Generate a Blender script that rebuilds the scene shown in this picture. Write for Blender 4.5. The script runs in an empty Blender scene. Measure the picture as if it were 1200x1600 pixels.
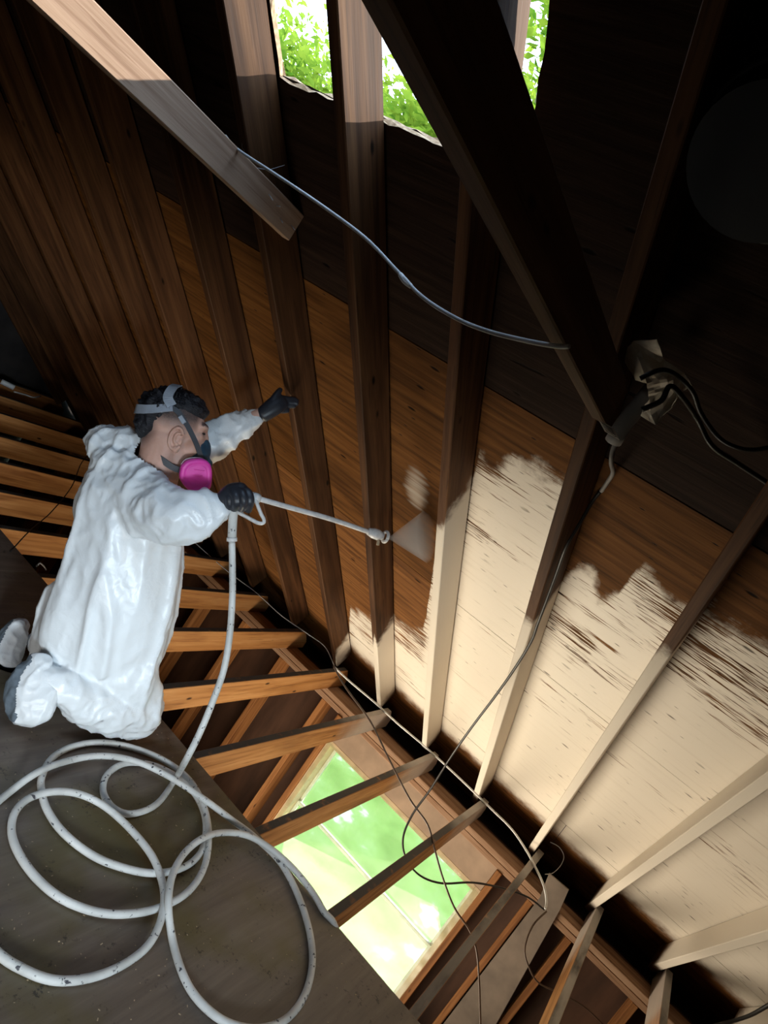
import bpy, bmesh, math, random
from mathutils import Vector, Matrix, Quaternion, noise
random.seed(7)
C = bpy.context.scene.collection
SC = bpy.context.scene
# ------------------------------------------------------------------ camera
CAM_R = Matrix(((0.4254409,-0.7158052,0.5537355),(0.1582663,-0.5435934,-0.8242925),(0.8910397,0.4383254,-0.1179790)))
cam = bpy.data.cameras.new('camera'); cam.sensor_fit = 'VERTICAL'; cam.sensor_height = 36.0; cam.lens = 36.0*1072.14/1600
cam.clip_start = 0.02; cam.clip_end = 200
cam_o = bpy.data.objects.new('camera', cam); C.objects.link(cam_o); SC.camera = cam_o
m = Matrix(((CAM_R[0][0], -CAM_R[1][0], -CAM_R[2][0]), (CAM_R[0][1], -CAM_R[1][1], -CAM_R[2][1]), (CAM_R[0][2], -CAM_R[1][2], -CAM_R[2][2])))
cam_o.matrix_world = Matrix.Translation((0,0,1.57)) @ m.to_4x4()
# ------------------------------------------------------------------ world, lights, exposure
SC.view_settings.view_transform = 'Standard'; SC.view_settings.look = 'None'
SC.view_settings.gamma = 1.0; SC.view_settings.use_curve_mapping = False
SC.view_settings.exposure = 0.0
SC.cycles.use_denoising = True
SC.cycles.max_bounces = 8; SC.cycles.diffuse_bounces = 4; SC.cycles.transparent_max_bounces = 16
SC.cycles.sample_clamp_indirect = 6.0
world = bpy.data.worlds.new('world'); SC.world = world; world.use_nodes = True
wn = world.node_tree
for n in list(wn.nodes): wn.nodes.remove(n)
wo = wn.nodes.new('ShaderNodeOutputWorld'); wb = wn.nodes.new('ShaderNodeBackground')
wr = wn.nodes.new('ShaderNodeValToRGB'); wt = wn.nodes.new('ShaderNodeTexCoord'); ws = wn.nodes.new('ShaderNodeSeparateXYZ')
wn.links.new(wt.outputs['Generated'], ws.inputs[0]); wn.links.new(ws.outputs[2], wr.inputs[0])
wr.color_ramp.elements[0].position = 0.0; wr.color_ramp.elements[0].color = (0.80,0.92,1.0,1)
wr.color_ramp.elements[1].position = 0.7; wr.color_ramp.elements[1].color = (0.50,0.72,1.0,1)
wn.links.new(wr.outputs[0], wb.inputs[0]); wb.inputs[1].default_value = 5.5
wn.links.new(wb.outputs[0], wo.inputs[0])
def lamp(name, kind, loc, target, power, col, **kw):
    l = bpy.data.lights.new(name, kind); l.energy = power; l.color = col
    for k, v in kw.items(): setattr(l, k, v)
    o = bpy.data.objects.new(name, l); C.objects.link(o); o.location = loc
    o.rotation_euler = (Vector(target)-Vector(loc)).to_track_quat('-Z','Y').to_euler()
    return o
lamp('sun', 'SUN', (6,-4,6), (6-.78,-4+.52,6-.63), 9.5, (1.0,0.93,0.80), angle=0.01)
# daylight through the cut roof opening and the window (portals only guide the sky's light)
for nm, loc, tgt, sx, sy in (('roof_opening_portal',(0.8,1.27,2.66),(0.8-.586,1.27,2.66-.81),1.5,0.9),('window_portal',(4.35,0.77,-0.83),(3.0,0.77,-0.83),1.3,1.1)):
    p = lamp(nm, 'AREA', loc, tgt, 1.0, (1,1,1), shape='RECTANGLE', size=sx, size_y=sy); p.data.cycles.is_portal = True
# added fill below the joists, boosting the window's light on the roof
lamp('room_fill_light', 'AREA', (2.9,0.75,-2.0), (3.0,0.9,1.0), 74, (1.0,0.87,0.68), shape='RECTANGLE', size=1.3, size_y=1.6, spread=math.radians(130))
# added fill behind the camera, low over the platform, brightening the worker's back
lamp('attic_fill_light', 'AREA', (-1.1,0.1,0.55), (1.95,1.5,0.05), 4.0, (1.0,0.96,0.91), shape='DISK', size=0.6, spread=math.radians(64))
# added bluish fill on the camera's right, aimed at the worker; no fixture there
lamp('cool_fill_light', 'AREA', (-0.5,-2.0,1.1), (1.85,1.6,0.30), 7.0, (0.74,0.89,1.0), shape='DISK', size=0.5, spread=math.radians(40))

# ------------------------------------------------------------------ node helper
class NT:
    def __init__(s, name):
        s.m = bpy.data.materials.new(name); s.m.use_nodes = True; s.t = s.m.node_tree
        s.b = s.t.nodes['Principled BSDF']; s.out = s.t.nodes['Material Output']
    def n(s, typ, **kw):
        nd = s.t.nodes.new('ShaderNode'+typ)
        for k, v in kw.items(): setattr(nd, k, v)
        return nd
    def put(s, sock, v):
        if hasattr(v, 'is_output') or isinstance(v, bpy.types.NodeSocket): s.t.links.new(v, sock)
        elif isinstance(v, tuple) and len(v) == 3 and sock.type == 'RGBA': sock.default_value = (*v, 1)
        else: sock.default_value = v
    def math(s, op, a, b=0.0, c=None, clamp=False):
        nd = s.n('Math', operation=op, use_clamp=clamp); s.put(nd.inputs[0], a); s.put(nd.inputs[1], b)
        if c is not None: s.put(nd.inputs[2], c)
        return nd.outputs[0]
    def mix(s, f, a, b, mode='MIX'):
        nd = s.n('MixRGB', blend_type=mode); s.put(nd.inputs[0], f); s.put(nd.inputs[1], a); s.put(nd.inputs[2], b); return nd.outputs[0]
    def coord(s, which='Object'): return s.n('TexCoord').outputs[which]
    def pos(s): return s.n('NewGeometry').outputs['Position']
    def xyz(s, v):
        nd = s.n('SeparateXYZ'); s.put(nd.inputs[0], v); return nd.outputs
    def map(s, v, scale=(1,1,1), loc=None):
        nd = s.n('Mapping'); s.put(nd.inputs[0], v); nd.inputs['Scale'].default_value = scale
        if loc is not None: s.put(nd.inputs['Location'], loc)
        return nd.outputs[0]
    def noise(s, v, scale=1.0, detail=4.0, rough=0.55, dist=0.0):
        nd = s.n('TexNoise'); s.put(nd.inputs['Vector'], v); nd.inputs['Scale'].default_value = scale
        nd.inputs['Detail'].default_value = detail; nd.inputs['Roughness'].default_value = rough; nd.inputs['Distortion'].default_value = dist
        return nd.outputs[0]
    def vor(s, v, scale=1.0):
        nd = s.n('TexVoronoi'); s.put(nd.inputs['Vector'], v); nd.inputs['Scale'].default_value = scale; return nd.outputs[0]
    def step(s, v, a, b):
        nd = s.n('MapRange', interpolation_type='SMOOTHSTEP'); s.put(nd.inputs[0], v); s.put(nd.inputs[1], a); s.put(nd.inputs[2], b); return nd.outputs[0]
    def ramp(s, v, stops):
        nd = s.n('ValToRGB'); s.put(nd.inputs[0], v); e = nd.color_ramp.elements
        while len(e) < len(stops): e.new(0.5)
        for k, (p, c) in enumerate(stops):
            e[k].position = p; e[k].color = (*c, 1) if len(c) == 3 else c
        return nd.outputs[0]
    def bump(s, h, strength=0.3, dist=0.01):
        nd = s.n('Bump'); s.put(nd.inputs['Height'], h); nd.inputs['Strength'].default_value = strength; nd.inputs['Distance'].default_value = dist
        s.t.links.new(nd.outputs[0], s.b.inputs['Normal'])
    def fin(s, col=None, rough=0.6, spec=0.4, **kw):
        if col is not None: s.put(s.b.inputs['Base Color'], col)
        s.put(s.b.inputs['Roughness'], rough); s.put(s.b.inputs['Specular IOR Level'], spec)
        for k, v in kw.items(): s.put(s.b.inputs[k], v)
        return s.m
# how far up the slope the sealer has been sprayed, bay by bay: (position along the eave, metres of slope above the plate)
PAINT = [(-.14,2.39),(.04,2.39),(.048,2.41),(.088,2.41),(.095,2.33),(.14,2.35),(.22,2.39),(.26,2.41),(.28,2.2),(.33,2.1),(.38,2.24),(.43,2.22),(.46,2.11),
         (.467,2.07),(.503,2.07),(.51,2.5),(.57,2.55),(.75,2.5),(.82,2.38),(.88,2.4),(.888,2.25),(.922,2.2),(.93,1.95),(1.02,1.85),(1.07,0.95),(1.17,.80),(1.28,.78),(1.29,.91),(1.33,.66),(1.66,.44),(1.69,.2),(1.76,-1)]
TANP = 0.72265; COSP = 0.81054; SINP = 0.58568
def paint_mask(t, grain):
    x, y, z = t.xyz(t.pos())
    sl = t.math('MULTIPLY', t.math('SUBTRACT', 4.09, x), 1/COSP)
    yy = t.math('ADD', t.math('MULTIPLY', y, 0.25), 0.5)
    b = t.ramp(yy, [((a*0.25+0.5), ((v+1)/4,)*3) for a, v in PAINT])
    b = t.math('SUBTRACT', t.math('MULTIPLY', b, 4.0), 1.0)
    d = t.math('SUBTRACT', b, sl)
    wob = t.math('MULTIPLY', t.math('SUBTRACT', t.noise(t.pos(), 11.0, 5, 0.65), 0.5), 0.22)
    d = t.math('ADD', d, wob)
    edge = t.step(d, -0.04, 0.06)
    low = t.step(t.math('ADD', sl, wob), -0.20, -0.02)
    # thin coat near the edge: the grain shows through
    thin = t.math('ADD', 0.60, t.math('MULTIPLY', t.step(d, 0.0, 0.9), 0.13))
    cover = t.math('SUBTRACT', 1.0, t.step(grain, t.math('SUBTRACT', thin, 0.07), thin))
    cov2 = t.math('MAXIMUM', cover, t.step(d, 1.2, 1.9))
    return t.math('MULTIPLY', t.math('MULTIPLY', edge, low), cov2), sl
PAINT_COL = (0.70,0.63,0.53)
def mat_lumber(name, dark, mid, light, painted=False, dust=None, overspray=False, rough=0.65):
    t = NT(name)
    rnd = t.n('ObjectInfo').outputs['Random']
    off = t.n('CombineXYZ'); t.put(off.inputs[0], t.math('MULTIPLY', rnd, 37.0)); t.put(off.inputs[1], t.math('MULTIPLY', rnd, 11.0))
    co = t.coord('Object')
    g = t.noise(t.map(co, (1.2,26,26), off.outputs[0]), 1.0, 5, 0.6, 0.6)
    g2 = t.noise(t.map(co, (5,120,120), off.outputs[0]), 1.0, 2, 0.5)
    broad = t.noise(t.map(co, (1.5,5,5), off.outputs[0]), 1.0, 3)
    c = t.ramp(g, [(0.28,dark),(0.5,mid),(0.74,light)])
    c = t.mix(t.step(g2, 0.58, 0.72), c, t.mix(0.55, c, dark))
    c = t.mix(t.math('MULTIPLY', t.step(broad, 0.5, 0.75), 0.5), c, dark)
    kn = t.vor(t.map(co, (3.2,9,9), off.outputs[0]), 1.0)
    c = t.mix(t.math('SUBTRACT', 1.0, t.step(kn, 0.03, 0.09)), c, tuple(v*0.25 for v in dark))
    c = t.mix(1.0, c, t.ramp(rnd, [(0,(0.72,)*3),(1,(1.12,)*3)]), 'MULTIPLY')
    r = rough
    if painted:
        pm, sl = paint_mask(t, t.math('MULTIPLY', g2, 0.75))
        c = t.mix(pm, c, PAINT_COL)
    if dust:
        nz = t.xyz(t.n('NewGeometry').outputs['Normal'])[2]
        dm = t.math('MULTIPLY', t.step(nz, 0.6, 0.9), t.step(t.noise(t.pos(), 14, 4), 0.15, 0.45))
        c = t.mix(dm, c, dust)
    if overspray:
        x, y, z = t.xyz(t.pos())
        ov = t.step(t.math('ADD', x, t.math('MULTIPLY', t.noise(t.pos(), 7, 3), 0.35)), 3.65, 4.15)
        ov = t.math('MULTIPLY', ov, t.math('SUBTRACT', 1.0, t.step(y, 1.35, 1.5)))
        ov = t.math('MAXIMUM', ov, t.math('MULTIPLY', t.math('SUBTRACT', 1.0, t.step(y, -0.3, 0.3)), t.math('MULTIPLY', t.step(nz, 0.5, 0.9), t.step(t.noise(t.map(t.pos(), (3,12,12)), 1.0, 4), 0.25, 0.6))))
        c = t.mix(t.math('MULTIPLY', ov, 0.75), c, (0.50,0.46,0.42))
    t.bump(t.math('ADD', g, t.math('MULTIPLY', g2, 0.5)), 0.25, 0.004)
    return t.fin(c, r, 0.12)
M = {}
M['rafter'] = mat_lumber('rafter_wood', (0.034,0.014,0.006), (0.098,0.042,0.017), (0.170,0.078,0.031), painted=True)
M['joist'] = mat_lumber('joist_wood', (0.16,0.055,0.015), (0.38,0.165,0.052), (0.52,0.26,0.10), dust=(0.060,0.054,0.050), overspray=True)
M['stud'] = mat_lumber('stud_wood', (0.15,0.055,0.018), (0.33,0.14,0.048), (0.46,0.22,0.085))
M['plate'] = mat_lumber('plate_wood', (0.17,0.085,0.045), (0.34,0.20,0.12), (0.45,0.30,0.20))
M['tie_dark'] = mat_lumber('collar_tie_wood_shaded', (0.055,0.028,0.014), (0.12,0.062,0.032), (0.19,0.105,0.058))  # tie wood with the shade of the upper roof put into its colour
M['tie'] = mat_lumber('collar_tie_wood', (0.24,0.135,0.085), (0.44,0.29,0.20), (0.54,0.37,0.26))  # tie wood with the skylight falling on it put into a paler colour
def mat_sheath(name, dark, mid, light, painted=True):
    t = NT(name); co = t.coord('Object')
    rnd = t.n('ObjectInfo').outputs['Random']
    off = t.n('CombineXYZ'); t.put(off.inputs[0], t.math('MULTIPLY', rnd, 17.0)); t.put(off.inputs[1], t.math('MULTIPLY', rnd, 23.0))
    g = t.noise(t.map(co, (2.2,40,40), off.outputs[0]), 1.0, 4, 0.6, 0.5)
    g2 = t.noise(t.map(co, (7,150,150), off.outputs[0]), 1.0, 3, 0.6)
    broad = t.noise(t.map(co, (1.2,4,4), off.outputs[0]), 1.0, 3)
    c = t.ramp(g, [(0.25,dark),(0.52,mid),(0.8,light)])
    c = t.mix(t.math('MULTIPLY', t.step(broad, 0.48, 0.7), 0.6), c, dark)
    vc = t.map(co, (5.0,16,16), off.outputs[0])
    vd = t.n('TexNoise'); t.put(vd.inputs['Vector'], co); vd.inputs['Scale'].default_value = 14
    vw = t.mix(0.06, vc, vd.outputs['Color'], 'ADD')
    sp = t.vor(vw, 1.0)
    split = t.math('SUBTRACT', 1.0, t.step(sp, 0.05, 0.13))
    longs = t.step(t.noise(t.map(co, (4.0,34,34), off.outputs[0]), 1.0, 2, 0.5, 0.2), 0.71, 0.77)
    split = t.math('MAXIMUM', split, t.math('MULTIPLY', longs, 0.8))
    c = t.mix(split, c, tuple(v*0.25 for v in dark))
    if painted:
        tick = t.math('SUBTRACT', 1.0, t.step(t.vor(t.mix(0.05, t.map(co, (7.5,30,30), off.outputs[0]), vd.outputs['Color'], 'ADD'), 1.0), 0.04, 0.10))
        c = t.mix(tick, c, (0.02,0.012,0.010)); split = t.math('MAXIMUM', split, tick)
        gr = t.math('ADD', t.math('MULTIPLY', g, 0.45), t.math('MULTIPLY', g2, 0.62))
        gr = t.math('ADD', gr, t.math('MULTIPLY', t.math('SUBTRACT', broad, 0.5), 0.55))
        pm, sl = paint_mask(t, gr)
        sp2 = t.math('MULTIPLY', split, t.step(t.noise(co, 3.0, 2), 0.36, 0.52))
        pm = t.math('MULTIPLY', pm, t.math('SUBTRACT', 1.0, t.math('MULTIPLY', sp2, 0.75)))
        # fresh dab from the gun
        px, py, pz = t.xyz(t.pos())
        dx = t.math('MULTIPLY', t.math('SUBTRACT', py, 1.15), 1/0.07); dy = t.math('MULTIPLY', t.math('SUBTRACT', px, 2.46), 1/0.11)
        rr = t.math('ADD', t.math('MULTIPLY', dx, dx), t.math('MULTIPLY', dy, dy))
        dab = t.math('MULTIPLY', t.math('SUBTRACT', 1.0, t.step(t.math('ADD', rr, t.math('MULTIPLY', g, 2.2)), 0.9, 2.2)), 0.42)
        pm = t.math('MAXIMUM', pm, dab)
        c = t.mix(pm, c, t.mix(t.math('MULTIPLY', t.step(g, 0.5, 0.8), 0.4), PAINT_COL, (0.50,0.42,0.33)))
        t.fin(c, t.math('SUBTRACT', 0.72, t.math('MULTIPLY', pm, 0.24)), t.math('ADD', 0.06, t.math('MULTIPLY', pm, 0.34)))
    else: t.fin(c, 0.75, 0.06)
    t.bump(t.math('SUBTRACT', t.math('ADD', g, t.math('MULTIPLY', g2, 0.6)), split), 0.4, 0.005)
    return t.m
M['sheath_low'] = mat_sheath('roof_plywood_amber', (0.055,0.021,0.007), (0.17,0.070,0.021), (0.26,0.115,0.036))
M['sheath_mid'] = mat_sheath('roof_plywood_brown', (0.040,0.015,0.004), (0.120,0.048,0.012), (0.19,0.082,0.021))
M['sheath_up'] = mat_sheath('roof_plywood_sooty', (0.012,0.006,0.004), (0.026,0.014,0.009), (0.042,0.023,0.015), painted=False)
t = NT('torn_wood_edge'); M['torn'] = t.fin(t.ramp(t.noise(t.coord(), 60, 3), [(0.3,(0.25,0.13,0.06)),(0.7,(0.62,0.42,0.24))]), 0.8)
t = NT('roofing_felt'); M['felt'] = t.fin(t.ramp(t.noise(t.coord(), 90, 3), [(0.3,(0.012,0.012,0.013)),(0.7,(0.05,0.05,0.052))]), 0.9)
t = NT('dark_wall_board'); M['wallboard'] = t.fin(t.ramp(t.noise(t.map(t.coord(), (4,4,1)), 2.0, 5), [(0.3,(0.040,0.019,0.011)),(0.7,(0.10,0.048,0.027))]), 0.75, 0.25)
t = NT('gable_board'); M['gable'] = t.fin(t.ramp(t.noise(t.coord(), 5, 4), [(0.3,(0.020,0.017,0.017)),(0.7,(0.045,0.037,0.034))]), 0.8, 0.2)
t = NT('platform_plywood'); co = t.coord()
g = t.noise(t.map(co, (2,28,28)), 1.0, 5, 0.6, 0.4); st = t.noise(co, 1.6, 4, 0.6); sp = t.noise(co, 55, 3, 0.7); bl = t.noise(co, 6.0, 5, 0.7)
c = t.ramp(g, [(0.25,(0.085,0.064,0.050)),(0.55,(0.140,0.108,0.086)),(0.8,(0.195,0.155,0.125))])
c = t.mix(t.math('MULTIPLY', t.step(st, 0.44, 0.62), 0.8), c, (0.098,0.077,0.024))
c = t.mix(t.math('MULTIPLY', t.math('MULTIPLY', t.step(sp, 0.56, 0.66), t.step(bl, 0.48, 0.62)), 0.85), c, (0.016,0.013,0.010))
t.bump(g, 0.15, 0.003); M['platform'] = t.fin(c, t.math('ADD', 0.34, t.math('MULTIPLY', bl, 0.3)), 0.45)
t = NT('concrete_floor'); M['concrete'] = t.fin(t.ramp(t.noise(t.coord(), 3, 5), [(0.3,(0.05,0.042,0.036)),(0.7,(0.10,0.085,0.07))]), 0.85)
def simple(name, col, rough=0.5, spec=0.4, var=0.12, scale=20, **kw):
    t = NT(name); n_ = t.noise(t.coord(), scale, 4)
    c_ = t.ramp(n_, [(0.3,tuple(v*(1-var) for v in col)),(0.7,tuple(min(1,v*(1+var)) for v in col))])
    return t.fin(c_, rough, spec, **kw)
M['film_tape'] = simple('masking_tape', (0.62,0.52,0.36), 0.6)
M['vinyl'] = simple('window_frame_white', (0.72,0.72,0.66), 0.45)
M['casing'] = simple('pale_casing_wood', (0.58,0.43,0.27), 0.6, scale=12, var=0.2)
M['offcut'] = simple('grey_brown_board', (0.19,0.145,0.11), 0.7, scale=5, var=0.3)
M['header'] = simple('header_board', (0.36,0.25,0.17), 0.7, scale=6, var=0.2)
M['cable_grey'] = simple('cable_grey_sheath', (0.42,0.41,0.40), 0.5)
M['cable_white'] = simple('cable_white_sheath', (0.72,0.71,0.69), 0.45)
M['cable_black'] = simple('cable_black_sheath', (0.018,0.017,0.016), 0.45)
M['cable_brown'] = simple('cable_brown_sheath', (0.10,0.065,0.045), 0.5)
M['steel'] = simple('nail_steel', (0.55,0.55,0.57), 0.35, Metallic=0.9)
M['conduit'] = simple('dusty_grey_conduit', (0.22,0.21,0.20), 0.6)
M['paper'] = simple('paper_tag', (0.72,0.68,0.62), 0.7)
M['ink'] = simple('tag_print', (0.12,0.11,0.11), 0.7)
M['black'] = simple('black_metal', (0.010,0.010,0.011), 0.45)
M['mesh'] = simple('galvanised_mesh', (0.45,0.44,0.43), 0.5)
M['glove'] = simple('black_nitrile', (0.022,0.024,0.032), 0.42, 0.5, scale=60)
M['rubber'] = simple('grey_elastomer', (0.20,0.22,0.25), 0.5)
M['strap_dark'] = simple('dark_grey_strap', (0.060,0.063,0.072), 0.55)
M['strap'] = simple('grey_head_cradle', (0.30,0.33,0.38), 0.5)
M['maskblue'] = simple('dark_teal_facepiece', (0.028,0.060,0.090), 0.4)
M['pink'] = simple('magenta_filter', (0.72,0.055,0.38), 0.42, 0.5, var=0.06)
M['filter_ring'] = simple('pale_filter_base', (0.62,0.63,0.68), 0.45)
M['sole'] = simple('grey_sole_fabric', (0.13,0.16,0.19), 0.8, 0.2, var=0.35, scale=25)
M['chip'] = simple('wood_chip', (0.38,0.29,0.19), 0.8, var=0.4)
M['web'] = simple('cobweb_silk', (0.6,0.6,0.65), 0.8)
M['gun'] = simple('sprayed_metal', (0.62,0.61,0.60), 0.4, 0.5, var=0.18, scale=45)
t = NT('hose_white'); co = t.coord()
M['hose'] = t.fin(t.mix(t.step(t.noise(co, 55, 3, 0.6), 0.62, 0.68), t.ramp(t.noise(co, 9, 4), [(0.3,(0.44,0.44,0.42)),(0.7,(0.68,0.68,0.66))]), (0.05,0.05,0.06)), 0.5, 0.4)
t = NT('coverall_film'); co = t.coord()
t.bump(t.noise(co, 22, 3, 0.5, 0.9), 0.25, 0.01)
M['cover'] = t.fin((0.74,0.77,0.79), 0.36, 0.5)
t = NT('skin'); co = t.coord(); at = t.n('Attribute', attribute_name='stubble').outputs['Fac']
c = t.ramp(t.noise(co, 18, 4), [(0.3,(0.50,0.27,0.20)),(0.7,(0.62,0.37,0.29))])
M['skin'] = t.fin(t.mix(at, c, t.mix(0.5, (0.035,0.030,0.032), t.ramp(t.noise(co, 220, 2), [(0.4,(0.02,0.018,0.02)),(0.65,(0.16,0.11,0.10))]))), 0.5, 0.4, **{'Subsurface Weight':0.08})
t = NT('hair_black'); co = t.coord()
hn = t.noise(t.map(co, (60,60,160)), 1.0, 4, 0.6, 0.8)
t.bump(hn, 0.8, 0.006); M['hair'] = t.fin(t.ramp(hn, [(0.3,(0.005,0.005,0.007)),(0.75,(0.022,0.022,0.028))]), 0.5, 0.35)
M['eye'] = simple('eye_dark', (0.02,0.015,0.012), 0.2)
t = NT('plastic_film')
tr = t.n('BsdfTransparent'); tr.inputs[0].default_value = (0.93,0.97,0.92,1)
tl = t.n('BsdfTranslucent'); tl.inputs[0].default_value = (0.50,0.85,0.34,1)
gl = t.n('BsdfGlossy'); gl.inputs['Roughness'].default_value = 0.25
df = t.n('BsdfDiffuse'); df.inputs[0].default_value = (0.70,0.80,0.60,1)
m1 = t.n('MixShader'); m1.inputs[0].default_value = 0.35; t.t.links.new(tl.outputs[0], m1.inputs[1]); t.t.links.new(df.outputs[0], m1.inputs[2])
m2 = t.n('MixShader'); t.t.links.new(tr.outputs[0], m2.inputs[1]); t.t.links.new(m1.outputs[0], m2.inputs[2])
t.put(m2.inputs[0], t.math('ADD', 0.075, t.math('MULTIPLY', t.step(t.noise(t.map(t.coord(), (1,3,1.2)), 3.0, 4, 0.6, 1.2), 0.45, 0.8), 0.16)))
m3 = t.n('MixShader'); m3.inputs[0].default_value = 0.05; t.t.links.new(m2.outputs[0], m3.inputs[1]); t.t.links.new(gl.outputs[0], m3.inputs[2])
t.t.links.new(m3.outputs[0], t.out.inputs[0]); M['film'] = t.m
t = NT('window_glass'); tr = t.n('BsdfTransparent'); tr.inputs[0].default_value = (0.93,0.97,0.94,1); gl = t.n('BsdfGlossy'); gl.inputs['Roughness'].default_value = 0.02
m1 = t.n('MixShader'); m1.inputs[0].default_value = 0.06; t.t.links.new(tr.outputs[0], m1.inputs[1]); t.t.links.new(gl.outputs[0], m1.inputs[2]); t.t.links.new(m1.outputs[0], t.out.inputs[0]); M['glass'] = t.m
t = NT('crumpled_foil'); M['foil'] = t.fin(t.ramp(t.noise(t.coord(), 24, 3), [(0.3,(0.55,0.46,0.34)),(0.7,(0.85,0.78,0.65))]), 0.38, 0.5)
t = NT('paint_mist'); v = t.n('VolumePrincipled'); v.inputs['Color'].default_value = (0.95,0.93,0.92,1); v.inputs['Density'].default_value = 11.0
t.t.links.remove(t.out.inputs[0].links[0]); t.t.links.new(v.outputs[0], t.out.inputs['Volume']); M['mist'] = t.m
t = NT('lawn'); co = t.coord()
lw = t.ramp(t.noise(co, 1.1, 4, 0.6), [(0.30,(0.10,0.16,0.03)),(0.5,(0.16,0.235,0.06)),(0.60,(0.19,0.26,0.09)),(0.66,(0.48,0.50,0.40))])  # palest stop paints sunlit patches into the grass colour
M['lawn'] = t.fin(lw, 0.9, 0.1)
def mat_leaf(name, a, b):
    t = NT(name); c_ = t.ramp(t.noise(t.coord(), 3.0, 3), [(0.3,a),(0.7,b)])
    d_ = t.n('BsdfDiffuse'); t.put(d_.inputs[0], c_); l_ = t.n('BsdfTranslucent'); t.put(l_.inputs[0], c_)
    m_ = t.n('MixShader'); m_.inputs[0].default_value = 0.5; t.t.links.new(d_.outputs[0], m_.inputs[1]); t.t.links.new(l_.outputs[0], m_.inputs[2]); t.t.links.new(m_.outputs[0], t.out.inputs[0]); return t.m
M['leaf'] = mat_leaf('leaf_green', (0.10,0.22,0.02), (0.36,0.44,0.05))
M['bark'] = simple('grey_bark', (0.34,0.32,0.25), 0.9, var=0.35, scale=15)

# ------------------------------------------------------------------ mesh helpers
def V(*a): return Vector(a[0]) if len(a) == 1 else Vector(a)
def link(name, me, mat=None, parent=None, smooth=False):
    if isinstance(me, bmesh.types.BMesh):
        bm = me; me = bpy.data.meshes.new(name); bm.normal_update(); bm.to_mesh(me); bm.free()
    mats = mat if isinstance(mat, (list, tuple)) else ([mat] if mat else [])
    for k in mats: me.materials.append(k)
    o = bpy.data.objects.new(name, me); C.objects.link(o)
    if smooth: me.polygons.foreach_set('use_smooth', [True]*len(me.polygons))
    if parent is not None: adopt(o, parent)
    return o
def world_of(o):
    mm = o.matrix_basis.copy()
    return (world_of(o.parent) @ o.matrix_parent_inverse @ mm) if o.parent else mm
def adopt(o, parent):
    o.parent = parent; o.matrix_parent_inverse = world_of(parent).inverted()
def tag(o, label=None, cat=None, group=None, kind=None):
    if label: o['label'] = label
    if cat: o['category'] = cat
    if group: o['group'] = group
    if kind: o['kind'] = kind
    return o
def thing(name, loc, label, cat, group=None):
    o = bpy.data.objects.new(name, None); o.empty_display_size = 0.1; C.objects.link(o); o.location = loc
    return tag(o, label, cat, group)
def struct(name, loc=(0,0,0)):
    o = bpy.data.objects.new(name, None); o.empty_display_size = 0.1; C.objects.link(o); o.location = loc; o['kind'] = 'structure'; return o
def bm_box(bm, sx, sy, sz, mtx=Matrix(), bevel=0.0):
    r = bmesh.ops.create_cube(bm, size=1.0, matrix=mtx @ Matrix.Diagonal((sx,sy,sz,1)))
    if bevel:
        es = list({e for v in r['verts'] for e in v.link_edges})
        bmesh.ops.bevel(bm, geom=es, offset=bevel, segments=1, affect='EDGES')
def frame(x, z):
    x = Vector(x).normalized(); z = Vector(z); z = (z - x*z.dot(x)).normalized(); y = z.cross(x)
    return Matrix((x, y, z)).transposed().to_4x4()
def lumber(name, p0, p1, w, h, up, mat, parent=None, bevel=0.003, warp=0.0):
    """a board from p0 to p1 (centre line), w across, h along 'up'; local x runs along the grain"""
    p0, p1 = Vector(p0), Vector(p1); L = (p1-p0).length
    bm = bmesh.new(); bm_box(bm, L, w, h, bevel=bevel)
    o = link(name, bm, mat); o.matrix_basis = Matrix.Translation((p0+p1)/2) @ frame(p1-p0, up)
    if parent is not None:
        mw = o.matrix_basis.copy(); o.parent = parent; o.matrix_parent_inverse = world_of(parent).inverted(); o.matrix_basis = mw
    return o
def box(name, lo, hi, mat, parent=None, bevel=0.0):
    lo, hi = Vector(lo), Vector(hi); bm = bmesh.new(); s = hi-lo; bm_box(bm, s.x, s.y, s.z, bevel=bevel)
    o = link(name, bm, mat); o.location = (lo+hi)/2
    if parent is not None: adopt(o, parent)
    return o
def catmull(pts, n=6):
    pts = [Vector(p) for p in pts]; out = []
    for i in range(len(pts)-1):
        a = pts[max(i-1,0)]; b = pts[i]; c = pts[i+1]; d = pts[min(i+2,len(pts)-1)]
        for k in range(n):
            u = k/n
            out.append(0.5*((2*b)+(c-a)*u+(2*a-5*b+4*c-d)*u*u+(3*b-a-3*c+d)*u**3))
    out.append(pts[-1]); return out
def bm_tube(bm, pts, rad, seg=8, rad2=None, side=None, caps=True):
    """tube along pts; rad may be one number or one per point; rad2 the radius along 'side' depth axis"""
    pts = [Vector(p) for p in pts]; n = len(pts); rings = []
    rads = rad if isinstance(rad, (list, tuple)) else [rad]*n
    r2 = rad2 if rad2 is not None else rads
    prev = None
    for i, p in enumerate(pts):
        tg = (pts[min(i+1,n-1)]-pts[max(i-1,0)])
        tg = tg.normalized() if tg.length > 1e-9 else Vector((0,0,1))
        if side is not None: dz = Vector(side)
        elif prev is None: dz = Vector((0,0,1)) if abs(tg.z) < 0.9 else Vector((1,0,0))
        else: dz = prev
        dz = (dz - tg*dz.dot(tg)).normalized(); prev = dz; sx = tg.cross(dz)
        rings.append([bm.verts.new(p + sx*math.cos(2*math.pi*k/seg)*rads[i] + dz*math.sin(2*math.pi*k/seg)*r2[i]) for k in range(seg)])
    for a, b in zip(rings, rings[1:]):
        for k in range(seg): bm.faces.new((a[k], a[(k+1)%seg], b[(k+1)%seg], b[k]))
    if caps:
        bm.faces.new(rings[0][::-1]); bm.faces.new(rings[-1])
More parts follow.
